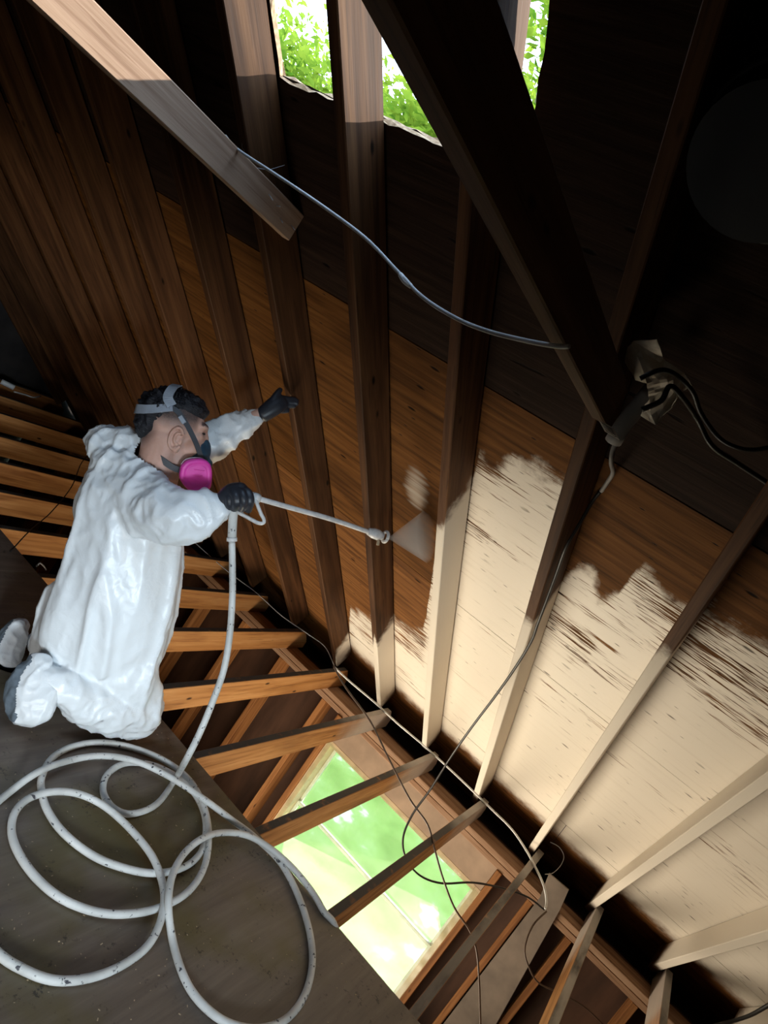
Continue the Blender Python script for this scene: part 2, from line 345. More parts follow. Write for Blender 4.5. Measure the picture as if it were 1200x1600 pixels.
def tube(name, pts, r, mat, parent=None, seg=8, n=6, smooth=True, origin=None):
    pts = catmull(pts, n) if n else [Vector(p) for p in pts]
    o0 = Vector(origin) if origin is not None else pts[0].copy()
    bm = bmesh.new(); bm_tube(bm, [p-o0 for p in pts], r if not isinstance(r, (list,tuple)) else r, seg)
    o = link(name, bm, mat, None, smooth); o.location = o0
    if parent is not None: adopt(o, parent)
    return o
VIEW = Vector((0.891,0.438,-0.118))
def bm_limb(bm, rows, seg=20, round_end=True):
    """closed body of elliptical sections: rows of (x,y,z, radius across, radius in depth), ends rounded"""
    P_ = catmull([r[:3] for r in rows], 4); R1 = [v.x for v in catmull([(r[3],0,0) for r in rows], 4)]; R2 = [v.x for v in catmull([(r[4],0,0) for r in rows], 4)]
    pts, ra, rb = [], [], []
    def cap(i, sgn):
        tg = (P_[1]-P_[0]).normalized() if sgn < 0 else (P_[-1]-P_[-2]).normalized()
        res = []
        for a in (0.3,0.62,0.87,0.985):
            h = a if sgn > 0 else a
            res.append((P_[i]+tg*sgn*a*min(R1[i],R2[i])*0.8, math.sqrt(1-a*a)))
        return res
    if round_end:
        for q, s in reversed(cap(0,-1)): pts.append(q); ra.append(R1[0]*s); rb.append(R2[0]*s)
    pts += P_; ra += R1; rb += R2
    if round_end:
        for q, s in cap(-1,1): pts.append(q); ra.append(R1[-1]*s); rb.append(R2[-1]*s)
    bm_tube(bm, pts, ra, seg, rb, VIEW)
def bm_ball(bm, c, ax, ay, az, rot=Matrix(), seg=20):
    bmesh.ops.create_uvsphere(bm, u_segments=seg, v_segments=seg//2+2, radius=1.0, matrix=Matrix.Translation(c) @ rot @ Matrix.Diagonal((ax,ay,az,1)))
def fuse(bm, voxel, smooth_it=4, fac=0.5):
    """one continuous skin over overlapping closed bodies"""
    me = bpy.data.meshes.new('tmp'); bm.to_mesh(me); bm.free()
    o = bpy.data.objects.new('tmp', me); C.objects.link(o)
    md = o.modifiers.new('r', 'REMESH'); md.mode = 'VOXEL'; md.voxel_size = voxel; md.use_smooth_shade = True
    ms = o.modifiers.new('s', 'SMOOTH'); ms.iterations = smooth_it; ms.factor = fac
    dg = bpy.context.evaluated_depsgraph_get(); dg.update()
    out = bpy.data.meshes.new_from_object(o.evaluated_get(dg)); bpy.data.objects.remove(o); bpy.data.meshes.remove(me)
    return out
def recentre(o, c):
    """move a world-built mesh's origin to c"""
    o.data.transform(Matrix.Translation(-Vector(c))); o.location = c
def roof_pt(s, y, c): # slope distance above the plate, position along the eave, offset of the plane
    x = 4.09 - s*COSP; return Vector((x, y, c - TANP*x))
UP_SLOPE = Vector((-COSP,0,SINP)); ROOF_N = Vector((-SINP,0,-COSP))   # ROOF_N points into the attic
RIDGE_X = -0.25

# ------------------------------------------------------------------ ceiling: roof boarding, rafters, collar ties
ceiling = struct('ceiling')
RAFTERS = [(-1.96,0),(-1.56,0),(-1.15,0),(-.747,0),(-.343,0),(.068,0),(.485,0),(.905,0),(1.30,0),(1.715,0),(2.154,0),(2.62,0),(3.0,0),(3.43,0),(3.91,0),(4.43,0),(4.95,0),(5.45,0)]
S_RIDGE = (4.09-RIDGE_X)/COSP
CU, CSH = 3.0, 3.173
for y, _ in RAFTERS:
    lo = -0.30 if y in (-.747,-.343,.068,.485) else -0.16
    a = roof_pt(lo, y, (CU+CSH)/2-.004); b = roof_pt(S_RIDGE-.03, y, (CU+CSH)/2-.004)
    lumber('rafter', a, b, 0.038, (CSH-CU)*COSP-.006, ROOF_N, M['rafter'], ceiling)
HOLE = (0.852,1.692,3.34,4.75)
def panel(name, y0, y1, s0, s1, c, th, mat, hole=None, jit=0.005, parent=None):
    """a roof sheet; local x along the eave, y up the slope; the opening is cut out with a ragged torn edge"""
    ys = [y0,y1]; ss = [s0,s1]
    if hole:
        hy0, hy1, hs0, hs1 = hole
        k = 22
        ys += [hy0+(hy1-hy0)*i/k for i in range(k+1)]; ss += [hs0+(hs1-hs0)*i/28 for i in range(29)]
    ys = sorted({round(v,4) for v in ys if y0-1e-6 <= v <= y1+1e-6}); ss = sorted({round(v,4) for v in ss if s0-1e-6 <= v <= s1+1e-6})
    def inside(y, s): return hole and hole[0] < y < hole[1] and hole[2] < s < hole[3]
    bm = bmesh.new(); o0 = roof_pt((s0+s1)/2, (y0+y1)/2, c); vs = {}
    cy, cs = (y0+y1)/2, (s0+s1)/2
    def gv(i, j, k):
        key = (i,j,k)
        if key not in vs:
            y, s = ys[i], ss[j]
            if hole and hole[0]-1e-3 <= y <= hole[1]+1e-3 and hole[2]-1e-3 <= s <= hole[3]+1e-3 and y0 < y < y1:
                y += random.uniform(-jit,jit); s += random.uniform(-jit,jit)
            vs[key] = bm.verts.new((-(y-cy), s-cs, 0 if k == 0 else -th))
        return vs[key]
    cell = {(i,j): not inside((ys[i]+ys[i+1])/2,(ss[j]+ss[j+1])/2) for i in range(len(ys)-1) for j in range(len(ss)-1)}
    for (i,j), on in cell.items():
        if not on: continue
        bm.faces.new((gv(i,j,0),gv(i,j+1,0),gv(i+1,j+1,0),gv(i+1,j,0)))
        bm.faces.new((gv(i,j,1),gv(i+1,j,1),gv(i+1,j+1,1),gv(i,j+1,1)))
        for (di,dj,a,b) in ((-1,0,(i,j),(i,j+1)),(1,0,(i+1,j+1),(i+1,j)),(0,-1,(i+1,j),(i,j)),(0,1,(i,j+1),(i+1,j+1))):
            if not cell.get((i+di,j+dj), False):
                f_ = bm.faces.new((gv(*a,0),gv(*a,1),gv(*b,1),gv(*b,0)))
                if (i+di,j+dj) in cell: f_.material_index = 1
    bmesh.ops.recalc_face_normals(bm, faces=bm.faces)
    o = link(name, bm, [mat, M['torn']])
    mw = Matrix.Translation(o0) @ Matrix((Vector((0,-1,0)), UP_SLOPE, ROOF_N)).transposed().to_4x4()
    o.parent = parent; o.matrix_basis = mw
    return o
ROWS_ = [(-0.95,0.1),(0.1,1.42),(1.42,2.71),(2.71,4.0),(4.0,S_RIDGE)]
CUTS = [[-2.3,.0,2.6,5.2,5.7],[-2.3,-1.15,1.70,4.4,5.7],[-2.3,.068,2.62,4.95,5.7],[-2.3,-.747,1.76,4.43,5.7],[-2.3,.068,2.62,4.95,5.7]]
for k, ((s0,s1), cu) in enumerate(zip(ROWS_, CUTS)):
    for y0, y1 in zip(cu, cu[1:]):
        hs = None
        if k >= 3 and y0 < HOLE[0]+.02 and y1 > HOLE[1]-.02: hs = HOLE
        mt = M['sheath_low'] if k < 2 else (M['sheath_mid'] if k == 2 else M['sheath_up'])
        panel('roof_plywood_sheet', y0+.0015, y1-.0015, s0+.002, s1-.002, CSH+random.uniform(0,.0025), 0.013, mt, hs, parent=ceiling)
panel('roofing_felt', -2.3, 5.7, -0.95, S_RIDGE, CSH+.021, 0.012, M['felt'], (HOLE[0]-.012,HOLE[1]+.012,HOLE[2]-.012,HOLE[3]+.012), 0.006, parent=ceiling)
# the slope behind the photographer
mir = bmesh.new()
xe = 2*RIDGE_X-4.86; ze = CSH-TANP*4.86
v_ = [mir.verts.new(p) for p in ((RIDGE_X,-2.3,CSH-TANP*RIDGE_X),(RIDGE_X,5.7,CSH-TANP*RIDGE_X),(xe,5.7,ze),(xe,-2.3,ze))]
mir.faces.new(v_); bmesh.ops.solidify(mir, geom=mir.faces[:], thickness=0.02)
link('rear_roof_boarding', mir, M['sheath_up'], ceiling)
lumber('ridge_board', (RIDGE_X,-2.3,CSH-TANP*RIDGE_X-.12), (RIDGE_X,5.7,CSH-TANP*RIDGE_X-.12), .03, .2, (0,0,1), M['rafter'], ceiling)
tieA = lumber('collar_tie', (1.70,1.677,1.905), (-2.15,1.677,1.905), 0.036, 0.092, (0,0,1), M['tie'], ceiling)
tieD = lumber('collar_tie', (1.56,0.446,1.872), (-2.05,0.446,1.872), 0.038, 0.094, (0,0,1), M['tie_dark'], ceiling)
for p in [(1.528,1.659,1.92),(1.617,1.659,1.891),(1.577,1.659,1.911),(1.67,1.659,1.9)]:
    tube('nail', [p, V(p)+Vector((random.uniform(-.01,.01),-.022,random.uniform(-.012,.004)))], 0.0016, M['steel'], tieA, 6, 0)
# ------------------------------------------------------------------ floor: joists and the plywood platform
floor = struct('floor')
JOISTS = [-1.6,-1.2,-.80,-.38,.021,.426,.826,1.235,1.647,2.07,2.49,2.92,3.34,3.76,4.2,4.67,5.09,5.52]
for y in JOISTS:
    x1 = 4.27 if y < 3 else 4.3
    # the joist's far end is clipped to the slope of the roof
    bm = bmesh.new(); x0 = -0.4
    prof = [(x0,-.14),(x1+.03,-.14),(x1+.03,-.085),(x1-.06,0),(x0,0)]
    L = [bm.verts.new((px-2.0,-.019,pz)) for px, pz in prof]; R_ = [bm.verts.new((px-2.0,.019,pz)) for px, pz in prof]
    bm.faces.new(L); bm.faces.new(R_[::-1])
    for k in range(5): bm.faces.new((L[k],R_[k],R_[(k+1)%5],L[(k+1)%5]))
    bmesh.ops.recalc_face_normals(bm, faces=bm.faces); bmesh.ops.bevel(bm, geom=bm.edges[:], offset=.0025, segments=1, affect='EDGES')
    o = link('joist', bm, M['joist']); o.location = (2.0,y,0); adopt(o, floor)
EDGE = 2.277
for y0, y1 in ((-2.3,-.02),(-.018,2.47),(2.472,5.0)):
    x0s = (-1.0, 1.03) if y0 > -1 else (-1.0, 1.03)
    for xa, xb in ((-1.4,.98),(.983,EDGE)) if False else ((-1.4,1.04),(1.042,EDGE)):
        o = box('plywood_sheet', (xa,y0,0.001), (xb-random.uniform(0,.004),y1,0.019), M['platform'], floor, 0.0015)
# ------------------------------------------------------------------ eave wall with the window
wall = struct('wall_front')
lumber('top_plate', (4.16,-2.3,-.159), (4.16,5.7,-.159), .145, .036, (0,0,1), M['plate'], wall)
lumber('top_plate', (4.16,-2.3,-.197), (4.16,5.7,-.197), .145, .036, (0,0,1), M['plate'], wall)
WY0, WY1, WZ0, WZ1 = 0.17, 1.40, -1.45, -0.42
for y in (-1.96,-1.56,-1.16,-.755,-.345,1.605,2.04,2.45,2.86,3.27,3.68,4.1,4.5,4.9,5.3): lumber('stud', (4.16,y,-2.44), (4.16,y,-.216), .038, .14, (1,0,0), M['stud'], wall)
lumber('stud', (4.16,-.088,-2.44), (4.16,-.088,-.216), .036, .14, (1,0,0), M['stud'], wall)
lumber('trimmer_stud', (4.15,.127,-2.44), (4.15,.127,-.216), .036, .14, (1,0,0), M['stud'], wall)
lumber('trimmer_stud', (4.15,1.445,-2.44), (4.15,1.445,-.216), .04, .14, (1,0,0), M['stud'], wall)
box('header_board', (4.10,.147,-.385), (4.13,1.424,-.2155), M['header'], wall, .002)
for nm, lo, hi in (('wall_boarding',(4.232,-2.3,-2.45),(4.25,WY0,-.14)),('wall_boarding',(4.232,WY1,-2.45),(4.25,5.7,-.14)),('wall_boarding',(4.232,WY0,WZ1),(4.25,WY1,-.14)),('wall_boarding',(4.232,WY0,-2.45),(4.25,WY1,WZ0))):
    box(nm, lo, hi, M['wallboard'], wall)
box('soffit_board', (4.25,-2.3,-.30), (4.92,5.7,-.285), M['gable'], wall)
win = struct('window_1')
for nm, lo, hi in (('casing_board',(4.10,WY0-.025,WZ0-.03),(4.235,WY0+.012,WZ1+.035)),('casing_board',(4.10,WY1-.012,WZ0-.03),(4.235,WY1+.025,WZ1+.035)),('casing_board',(4.10,WY0+.012,WZ1),(4.235,WY1-.012,WZ1+.035)),('sill',(4.07,WY0-.02,WZ0-.06),(4.235,WY1+.02,WZ0-.03))):
    box(nm, lo, hi, M['casing'], win, .002)
for k, (za, zb, x) in enumerate(((-.93,WZ1,4.215),(WZ0-.03,-.90,4.20))):
    fr = box('sash', (x-.012,WY0+.012,za), (x+.012,WY0+.032,zb), M['vinyl'], win, .002)
    for lo, hi in (((x-.012,WY1-.032,za),(x+.012,WY1-.012,zb)),((x-.012,WY0+.032,zb-.02),(x+.012,WY1-.032,zb)),((x-.012,WY0+.032,za),(x+.012,WY1-.032,za+.022))):
        box('sash_rail', lo, hi, M['vinyl'], fr, .002)
    box('pane', (x-.002,WY0+.032,za+.022), (x+.002,WY1-.032,zb-.02), M['glass'], fr)
# plastic sheet taped over the opening, slightly slack and creased
bm = bmesh.new(); ny, nz = 60, 50; gr = {}
fy0, fy1, fz0, fz1 = WY0-.02, WY1+.015, WZ0-.02, WZ1+.02
for i in range(ny+1):
    for j in range(nz+1):
        a, b = i/ny, j/nz; ed = min(a,1-a,b,1-b)
        y, z = fy0+(fy1-fy0)*a, fz0+(fz1-fz0)*b
        w = min(1,ed*9)
        dx = w*(.010*noise.noise((y*3,z*3,1)) + .006*abs(noise.noise((y*2.5+z*4,z*1.2-y,5)))) + (1-w)*.006*noise.noise((y*20,z*20,3))
        gr[i,j] = bm.verts.new((dx, y-.785, z+.9))
for i in range(ny):
    for j in range(nz): bm.faces.new((gr[i,j],gr[i+1,j],gr[i+1,j+1],gr[i,j+1]))
o = link('plastic_film', bm, M['film'], None, True); o.location = (4.093,.785,-.9); adopt(o, win)
# grey board standing against the wall beside the window
bm = bmesh.new(); pr = [(-.075,-.01),(-.20,-.004),(-.225,-.12),(-.33,-.95),(-.33,-2.4),(-.114,-2.4),(-.112,-.15)]
A_ = [bm.verts.new((-.006,y+.2,z+1.2)) for y, z in pr]; B_ = [bm.verts.new((.006,y+.2,z+1.2)) for y, z in pr]
bm.faces.new(A_); bm.faces.new(B_[::-1])
for k in range(7): bm.faces.new((A_[k],B_[k],B_[(k+1)%7],A_[(k+1)%7]))
bmesh.ops.recalc_face_normals(bm, faces=bm.faces)
o = link('board_offcut', bm, M['offcut']); o.location = (4.07,-.2,-1.2); tag(o, 'grey-brown board leaning on the wall right of the plastic-covered window', 'board')
# ------------------------------------------------------------------ other walls, ground outside
def gable(name, y):
    w = struct(name); bm = bmesh.new()
    zr = CSH-TANP*RIDGE_X+.03
    pr = [(4.26,-2.45),(4.26,-.30),(4.93,-.30),(4.93,CSH-TANP*4.93+.03),(RIDGE_X,zr),(2*RIDGE_X-4.26,CSH-TANP*4.26),(2*RIDGE_X-4.26,-2.45)]
    a = [bm.verts.new((x,y,z)) for x, z in pr]; b = [bm.verts.new((x,y+.03,z)) for x, z in pr]
    bm.faces.new(a); bm.faces.new(b[::-1])
    for k in range(len(pr)): bm.faces.new((a[k],b[k],b[(k+1)%len(pr)],a[(k+1)%len(pr)]))
    bmesh.ops.recalc_face_normals(bm, faces=bm.faces); link('gable_boarding', bm, M['gable'], w)
gable('wall_left', 5.72); gable('wall_right', -2.33)
wb_ = struct('wall_back'); box('wall_boarding', (2*RIDGE_X-4.28,-2.3,-2.45), (2*RIDGE_X-4.26,5.7,CSH-TANP*4.26), M['gable'], wb_)
lf = box('floor_lower', (2*RIDGE_X-4.28,-2.3,-2.5), (4.26,5.7,-2.45), M['concrete']); lf['kind'] = 'structure'
bm = bmesh.new(); bmesh.ops.create_grid(bm, x_segments=1, y_segments=1, size=45); o = link('ground', bm, M['lawn']); o.location = (8,8,-2.65); o['kind'] = 'structure'

# ------------------------------------------------------------------ the worker
person = thing('person', (2.0,1.62,.02), 'kneeling worker in white hooded coverall with pink-filter respirator, spraying the roof', 'person')
def flatten(me, z=0.0205):
    for v in me.vertices:
        if v.co.z < z: v.co.z = z
ARM_R = [(1.75,1.728,0.8618,0.1119,0.075),(1.735,1.601,0.8738,0.1087,0.07),(1.726,1.489,0.899,0.0932,0.065),(1.751,1.44,0.9414,0.0824,0.06),(1.783,1.42,0.9836,0.0702,0.052),(1.803,1.407,1.009,0.0555,0.045)]
ARM_L = [(1.862,1.923,0.9079,0.1083,0.07),(1.947,1.86,0.9781,0.088,0.06),(2.014,1.797,1.079,0.0739,0.055),(2.047,1.771,1.149,0.0667,0.05),(2.08,1.748,1.223,0.0546,0.045),(2.104,1.725,1.286,0.0348,0.032)]
TORSO = [(1.81,1.786,0.9408,0.0829,0.09),(1.803,1.783,0.8748,0.1521,0.13),(1.811,1.745,0.795,0.1843,0.155),(1.84,1.697,0.6635,0.2021,0.175),(1.869,1.644,0.5179,0.2177,0.19),(1.893,1.621,0.3619,0.2393,0.2),(1.912,1.596,0.2413,0.234,0.19),(1.936,1.556,0.1888,0.187,0.16)]
THIGH_R = [(1.875,1.557,0.3232,0.1632,0.12),(1.931,1.469,0.2534,0.141,0.11),(2.017,1.41,0.1747,0.0963,0.085),(2.051,1.378,0.1374,0.0728,0.07)]
SHANK_R = [(2.049,1.377,0.12,0.0873,0.075),(1.926,1.401,0.1331,0.0886,0.07),(1.821,1.438,0.1551,0.0813,0.065),(1.738,1.478,0.1814,0.0594,0.055)]
FOOT_R = [(1.663,1.583,0.222,0.0436,0.04),(1.658,1.562,0.1849,0.0824,0.05),(1.649,1.518,0.1294,0.0924,0.05),(1.647,1.477,0.0883,0.0726,0.045)]
HEEL_R = [(1.743,1.478,0.1809,0.0574,0.05),(1.704,1.511,0.1792,0.0656,0.05),(1.675,1.533,0.1688,0.0739,0.05)]
FOOT_L = [(1.842,1.942,0.1063,0.0373,0.045),(1.822,1.913,0.0604,0.0542,0.05),(1.788,1.853,-0.0001,0.0556,0.05),(1.768,1.813,-0.045,0.0406,0.045)]
THIGH_L = [(1.98,1.82,.30,.12,.12),(2.08,1.72,.21,.11,.11),(2.17,1.62,.11,.085,.08)]
SHANK_L = [(2.17,1.62,.095,.08,.075),(2.05,1.75,.09,.08,.075),(1.95,1.84,.08,.07,.07),(1.905,1.875,.075,.05,.05)]
# body: head, neck, trunk and limbs in one skin
HC = Vector((1.817,1.802,1.132))
CX, CY, CZv = Vector(CAM_R[0]), -Vector(CAM_R[1]), Vector(CAM_R[2])       # directions that fix the head's pose: right, up, away from the photographer
HF = (CX*.95 - CY*.27 + CZv*.26).normalized()                            # the way the face looks
HU = (CX*.26 + CY*.96); HU = (HU - HF*HU.dot(HF)).normalized(); HL = HU.cross(HF)   # crown, and the wearer's left
px1 = 2.46/1072.14*.89
HROT = Matrix((HF,HL,HU)).transposed().to_4x4()
def hd(f, l, u): return HC + HF*(f*px1) + HL*(l*px1) + HU*(u*px1)        # head space in units of 2.3 mm
bm = bmesh.new()
def hb(f, l, u, a, b, c, rot=0.0): bm_ball(bm, hd(f,l,u), a*px1, b*px1, c*px1, HROT @ Matrix.Rotation(rot,4,'Y'))
hb(0,0,0, 53,38,46); hb(12,0,-6, 46,36,44); hb(26,0,-52, 26,27,36, -.25); hb(34,0,-78, 20,20,15); hb(48,0,-24, 17,22,26); hb(56,0,2, 8,23,8)
for s in (-1,1):
    hb(44,s*17,-38, 17,13,18); hb(22,s*22,-55, 20,9,26, -.3); hb(55,s*14,2, 8,13,6); hb(54,s*15,-15, 7,11,5)
hb(68,0,-33, 9,8,10); hb(64,0,-18, 6,5,18, -.25); hb(58,0,-56, 8,14,5); hb(57,0,-63, 8,13,5)
bm_limb(bm, [(1.818,1.777,1.053,0.0826,0.075),(1.822,1.75,0.9826,0.078,0.075),(1.829,1.74,0.9079,0.0875,0.09)])
for rows, k in ((TORSO[1:],.80),(ARM_R,.70),(ARM_L,.72),(THIGH_R,.75),(SHANK_R,.72),(THIGH_L,.8),(SHANK_L,.7),(FOOT_R,.45),(HEEL_R,.5),(FOOT_L[:3],.25)):
    bm_limb(bm, [(r[0],r[1],max(r[2],.02+r[3]*k),r[3]*k,r[4]*k) for r in rows])
bm_limb(bm, [(2.1,1.732,1.275,0.0298,0.028),(2.113,1.718,1.305,0.0261,0.024),(2.124,1.705,1.333,0.0274,0.022)])
bm_limb(bm, [(1.794,1.412,0.9965,0.032,0.03),(1.809,1.402,1.029,0.0278,0.028),(1.816,1.394,1.051,0.0299,0.022)])
me = fuse(bm, .0062, 5, .5)
st = me.attributes.new('stubble', 'FLOAT', 'POINT')
vals = []
for v in me.vertices:
    q = v.co - HC; f_, l_, u_ = q.dot(HF)/px1, q.dot(HL)/px1, q.dot(HU)/px1
    hair = min(1, max(0, (u_ - (-20 + 8*min(1,max(0,(f_+5)/40))))/22))*(1 if f_ < 40 else max(0,(48-f_)/8))
    hair = max(hair, min(1,max(0,(-f_-14)/22))*min(1,max(0,(u_+62)/22)))
    beard = .30*min(1,max(0,(-u_-48)/14))*min(1,max(0,(f_-2)/12)) if u_ > -100 else 0
    brow = .8 if (50 < f_ and 4 < u_ < 10 and abs(l_) > 6) else 0
    vals.append(max(hair*.9, beard, brow))
st.data.foreach_set('value', vals)
body = link('body', me, M['skin'], None, True); recentre(body, (2.0,1.7,.6)); adopt(body, person)
# ears
for s in (-1,1):
    bm = bmesh.new(); n_ = 26; ring = []
    for k in range(n_+1):
        a = math.radians(-150 + 300*k/n_); w = 1.0 + .12*math.cos(a)
        ring.append(hd(17-11*math.cos(a), s*(37+4.5*(1-math.cos(a))*.5), -32+19*math.sin(a)*(1.05 if math.sin(a) > 0 else .95)))
    bm_tube(bm, ring, [3.0*px1]*len(ring), 8)
    inner = [hd(19-5*math.cos(math.radians(-120+240*k/12)), s*39.5, -30+9*math.sin(math.radians(-120+240*k/12))) for k in range(13)]
    bm_tube(bm, inner, [2.4*px1]*13, 8)
    bm_ball(bm, hd(18,s*36.2,-31), 10.5*px1, 3.2*px1, 16*px1, HROT); bm_ball(bm, hd(21,s*39,-49), 5.5*px1, 3.4*px1, 6.5*px1, HROT)
    bm_ball(bm, hd(25,s*38,-34), 3.2*px1, 3*px1, 5*px1, HROT)
    me = fuse(bm, .0022, 2, .5); e = link('ear', me, M['skin'], None, True); recentre(e, hd(18,s*38,-32)); adopt(e, body)
for s in (-1,1):
    bm = bmesh.new(); bm_ball(bm, hd(58,s*15,-9), 3.5*px1, 6*px1, 2.2*px1, HROT, 14); e = link('eye', bm, M['eye'], None, True); recentre(e, hd(56,s*15,-8)); adopt(e, body)
# hair: a cropped cap, fuller and tousled at the crown
bm = bmesh.new()
hb(-3,0,8, 57,39,46); hb(14,0,24, 42,34,30); hb(-34,0,-10, 26,32,42); hb(40,0,30, 17,26,10, .5)
me = fuse(bm, .005, 2)
bm = bmesh.new(); bm.from_mesh(me)
dele = []
for v in bm.verts:
    q = v.co - HC; f_, l_, u_ = q.dot(HF)/px1, q.dot(HL)/px1, q.dot(HU)/px1
    line = 16 - .25*abs(f_-20) if f_ > 0 else 14 + (f_)*1.9
    line = max(line, -56)
    if u_ < line + 4*noise.noise(v.co*40): dele.append(v)
    else:
        k = min(1, max(0, (u_-line)/22)); nn = noise.noise(v.co*38)+.6*noise.noise(v.co*80)
        v.co += (v.co-HC).normalized()*(.0075*nn*k + .012*max(0,nn)*(1 if f_ < -10 and u_ > 10 else .25) - .011*(1-k))
bmesh.ops.delete(bm, geom=dele, context='VERTS')
hair = link('hair', bm, M['hair'], None, True); recentre(hair, hd(0,0,30)); adopt(hair, person)
bm = bmesh.new(); rr = random.Random(3)
for k in range(900):                                                     # locks
    a = rr.uniform(0,6.283); e_ = rr.uniform(.12,1.45); d_ = HF*math.cos(a)*math.cos(e_) + HL*math.sin(a)*math.cos(e_) + HU*math.sin(e_)
    f_, u_ = d_.dot(HF), d_.dot(HU)
    if u_ < .28 + .35*f_ : continue
    p0 = HC + HU*(8*px1) + Vector(HF*d_.dot(HF)*55 + HL*d_.dot(HL)*38 + HU*d_.dot(HU)*46)*px1
    tg = (HF*rr.uniform(-.2,.9) + HL*rr.uniform(-.5,.5) + HU*.2); tg = (tg - d_*tg.dot(d_)).normalized()
    ln = rr.uniform(.012,.026); w = d_.cross(tg)*.0022
    p1 = p0 + tg*ln*.5 + d_*.006; p2 = p0 + tg*ln + d_*rr.uniform(.003,.014)
    a_, b_, c_, d2, e2 = [bm.verts.new(q) for q in (p0-w, p0+w, p1+w, p1-w, p2)]
    bm.faces.new((a_,b_,c_,d2)); bm.faces.new((d2,c_,e2))
lk = link('hair_locks', bm, M['hair'], None, True); recentre(lk, hd(0,0,40)); adopt(lk, hair); lk['kind'] = 'stuff'
# coverall
bm = bmesh.new()
for rows in (TORSO,ARM_R,ARM_L,THIGH_R,SHANK_R,THIGH_L,SHANK_L,HEEL_R): bm_limb(bm, rows)
bm_limb(bm, [(1.735,1.877,0.8812,0.0617,0.07),(1.739,1.803,0.893,0.0677,0.06),(1.764,1.711,0.9106,0.0537,0.045),(1.796,1.646,0.9108,0.0336,0.03)])
bm_ball(bm, (1.767,1.934,0.9108), .085, .10, .075, Matrix(), 20); bm_ball(bm, (1.782,1.893,0.9622), .065, .09, .058, Matrix(), 20)
me = fuse(bm, .0085, 3, .5)
me.update()
def ridge(p, s): return (1-abs(noise.noise(p*s)))**2
TA = (Vector(TORSO[1][:3])-Vector(TORSO[6][:3])).normalized()
nrm_ = [v.normal.copy() for v in me.vertices]
for v, nn in zip(me.vertices, nrm_):
    p = v.co; al = p.dot(TA); q = p - TA*al*.78
    twist = Vector((noise.noise(p*2.5), noise.noise(p*2.5+Vector((9,0,0))), noise.noise(p*2.5+Vector((0,9,0)))))*.06
    long_f = ridge(q+twist, 8.5)**3 - .25; cr = ridge(p*.55+q*.45+twist*1.6, 11.0)**2 - .35; fine = ridge(p+twist*2, 24.0)**2 - .35
    hi = min(1, max(0, (p.z-.72)/.15)); lo_ = min(1, max(0, (.30-p.z)/.12)); mid = 1-max(hi,lo_)
    amp = .032*mid*min(long_f,.38) + (.019*hi+.017*lo_+.007*mid)*min(cr,.4) + (.007*hi+.006*lo_+.002*mid)*fine
    v.co = p + nn*amp
# open the hood so the neck and head come out of it
bmc = bmesh.new(); bmc.from_mesh(me); bpy.data.meshes.remove(me)
neck = Vector((1.826,1.74,0.9738)); nd = (hd(18,0,-40)-Vector((1.827,1.733,0.8756))).normalized()
dele = []
for v in bmc.verts:
    q = v.co-neck; h = q.dot(nd); r_ = (q-nd*h).length
    if h > -.004 and r_ < .100 and (v.co-Vector((1.767,1.934,0.9108))).length > .125: dele.append(v)
bmesh.ops.delete(bmc, geom=dele, context='VERTS')
for v in bmc.verts:
    if v.co.z < .0215: v.co.z = .0215
coverall = link('coverall', bmc, M['cover'], None, True); recentre(coverall, (2.0,1.65,.5)); adopt(coverall, person)
coverall['label'] = 'white disposable coverall with hood down'
for nm, rows, lab in (('shoe_cover', FOOT_R, 'white shoe cover with grey sole'),('shoe_cover', FOOT_L, 'white shoe cover with grey sole')):
    bm = bmesh.new(); bm_limb(bm, rows); me = fuse(bm, .006, 3)
    me.update(); ns = [v.normal.copy() for v in me.vertices]; sd = (CX*-.80 + CZv*-.25 + CY*.15).normalized(); pn = [pl.normal.dot(sd) for pl in me.polygons]
    for v, nn in zip(me.vertices, ns): v.co += nn*(.007*(ridge(v.co,15)**2-.4)+.003*(ridge(v.co,30)**2-.4))
    flatten(me)
    o = link(nm, me, [M['cover'], M['sole']], None, True); cc = sum((v.co for v in me.vertices), Vector())/len(me.vertices)
    for pl, k in zip(me.polygons, pn):
        if k > .5: pl.material_index = 1
    recentre(o, cc); adopt(o, person)
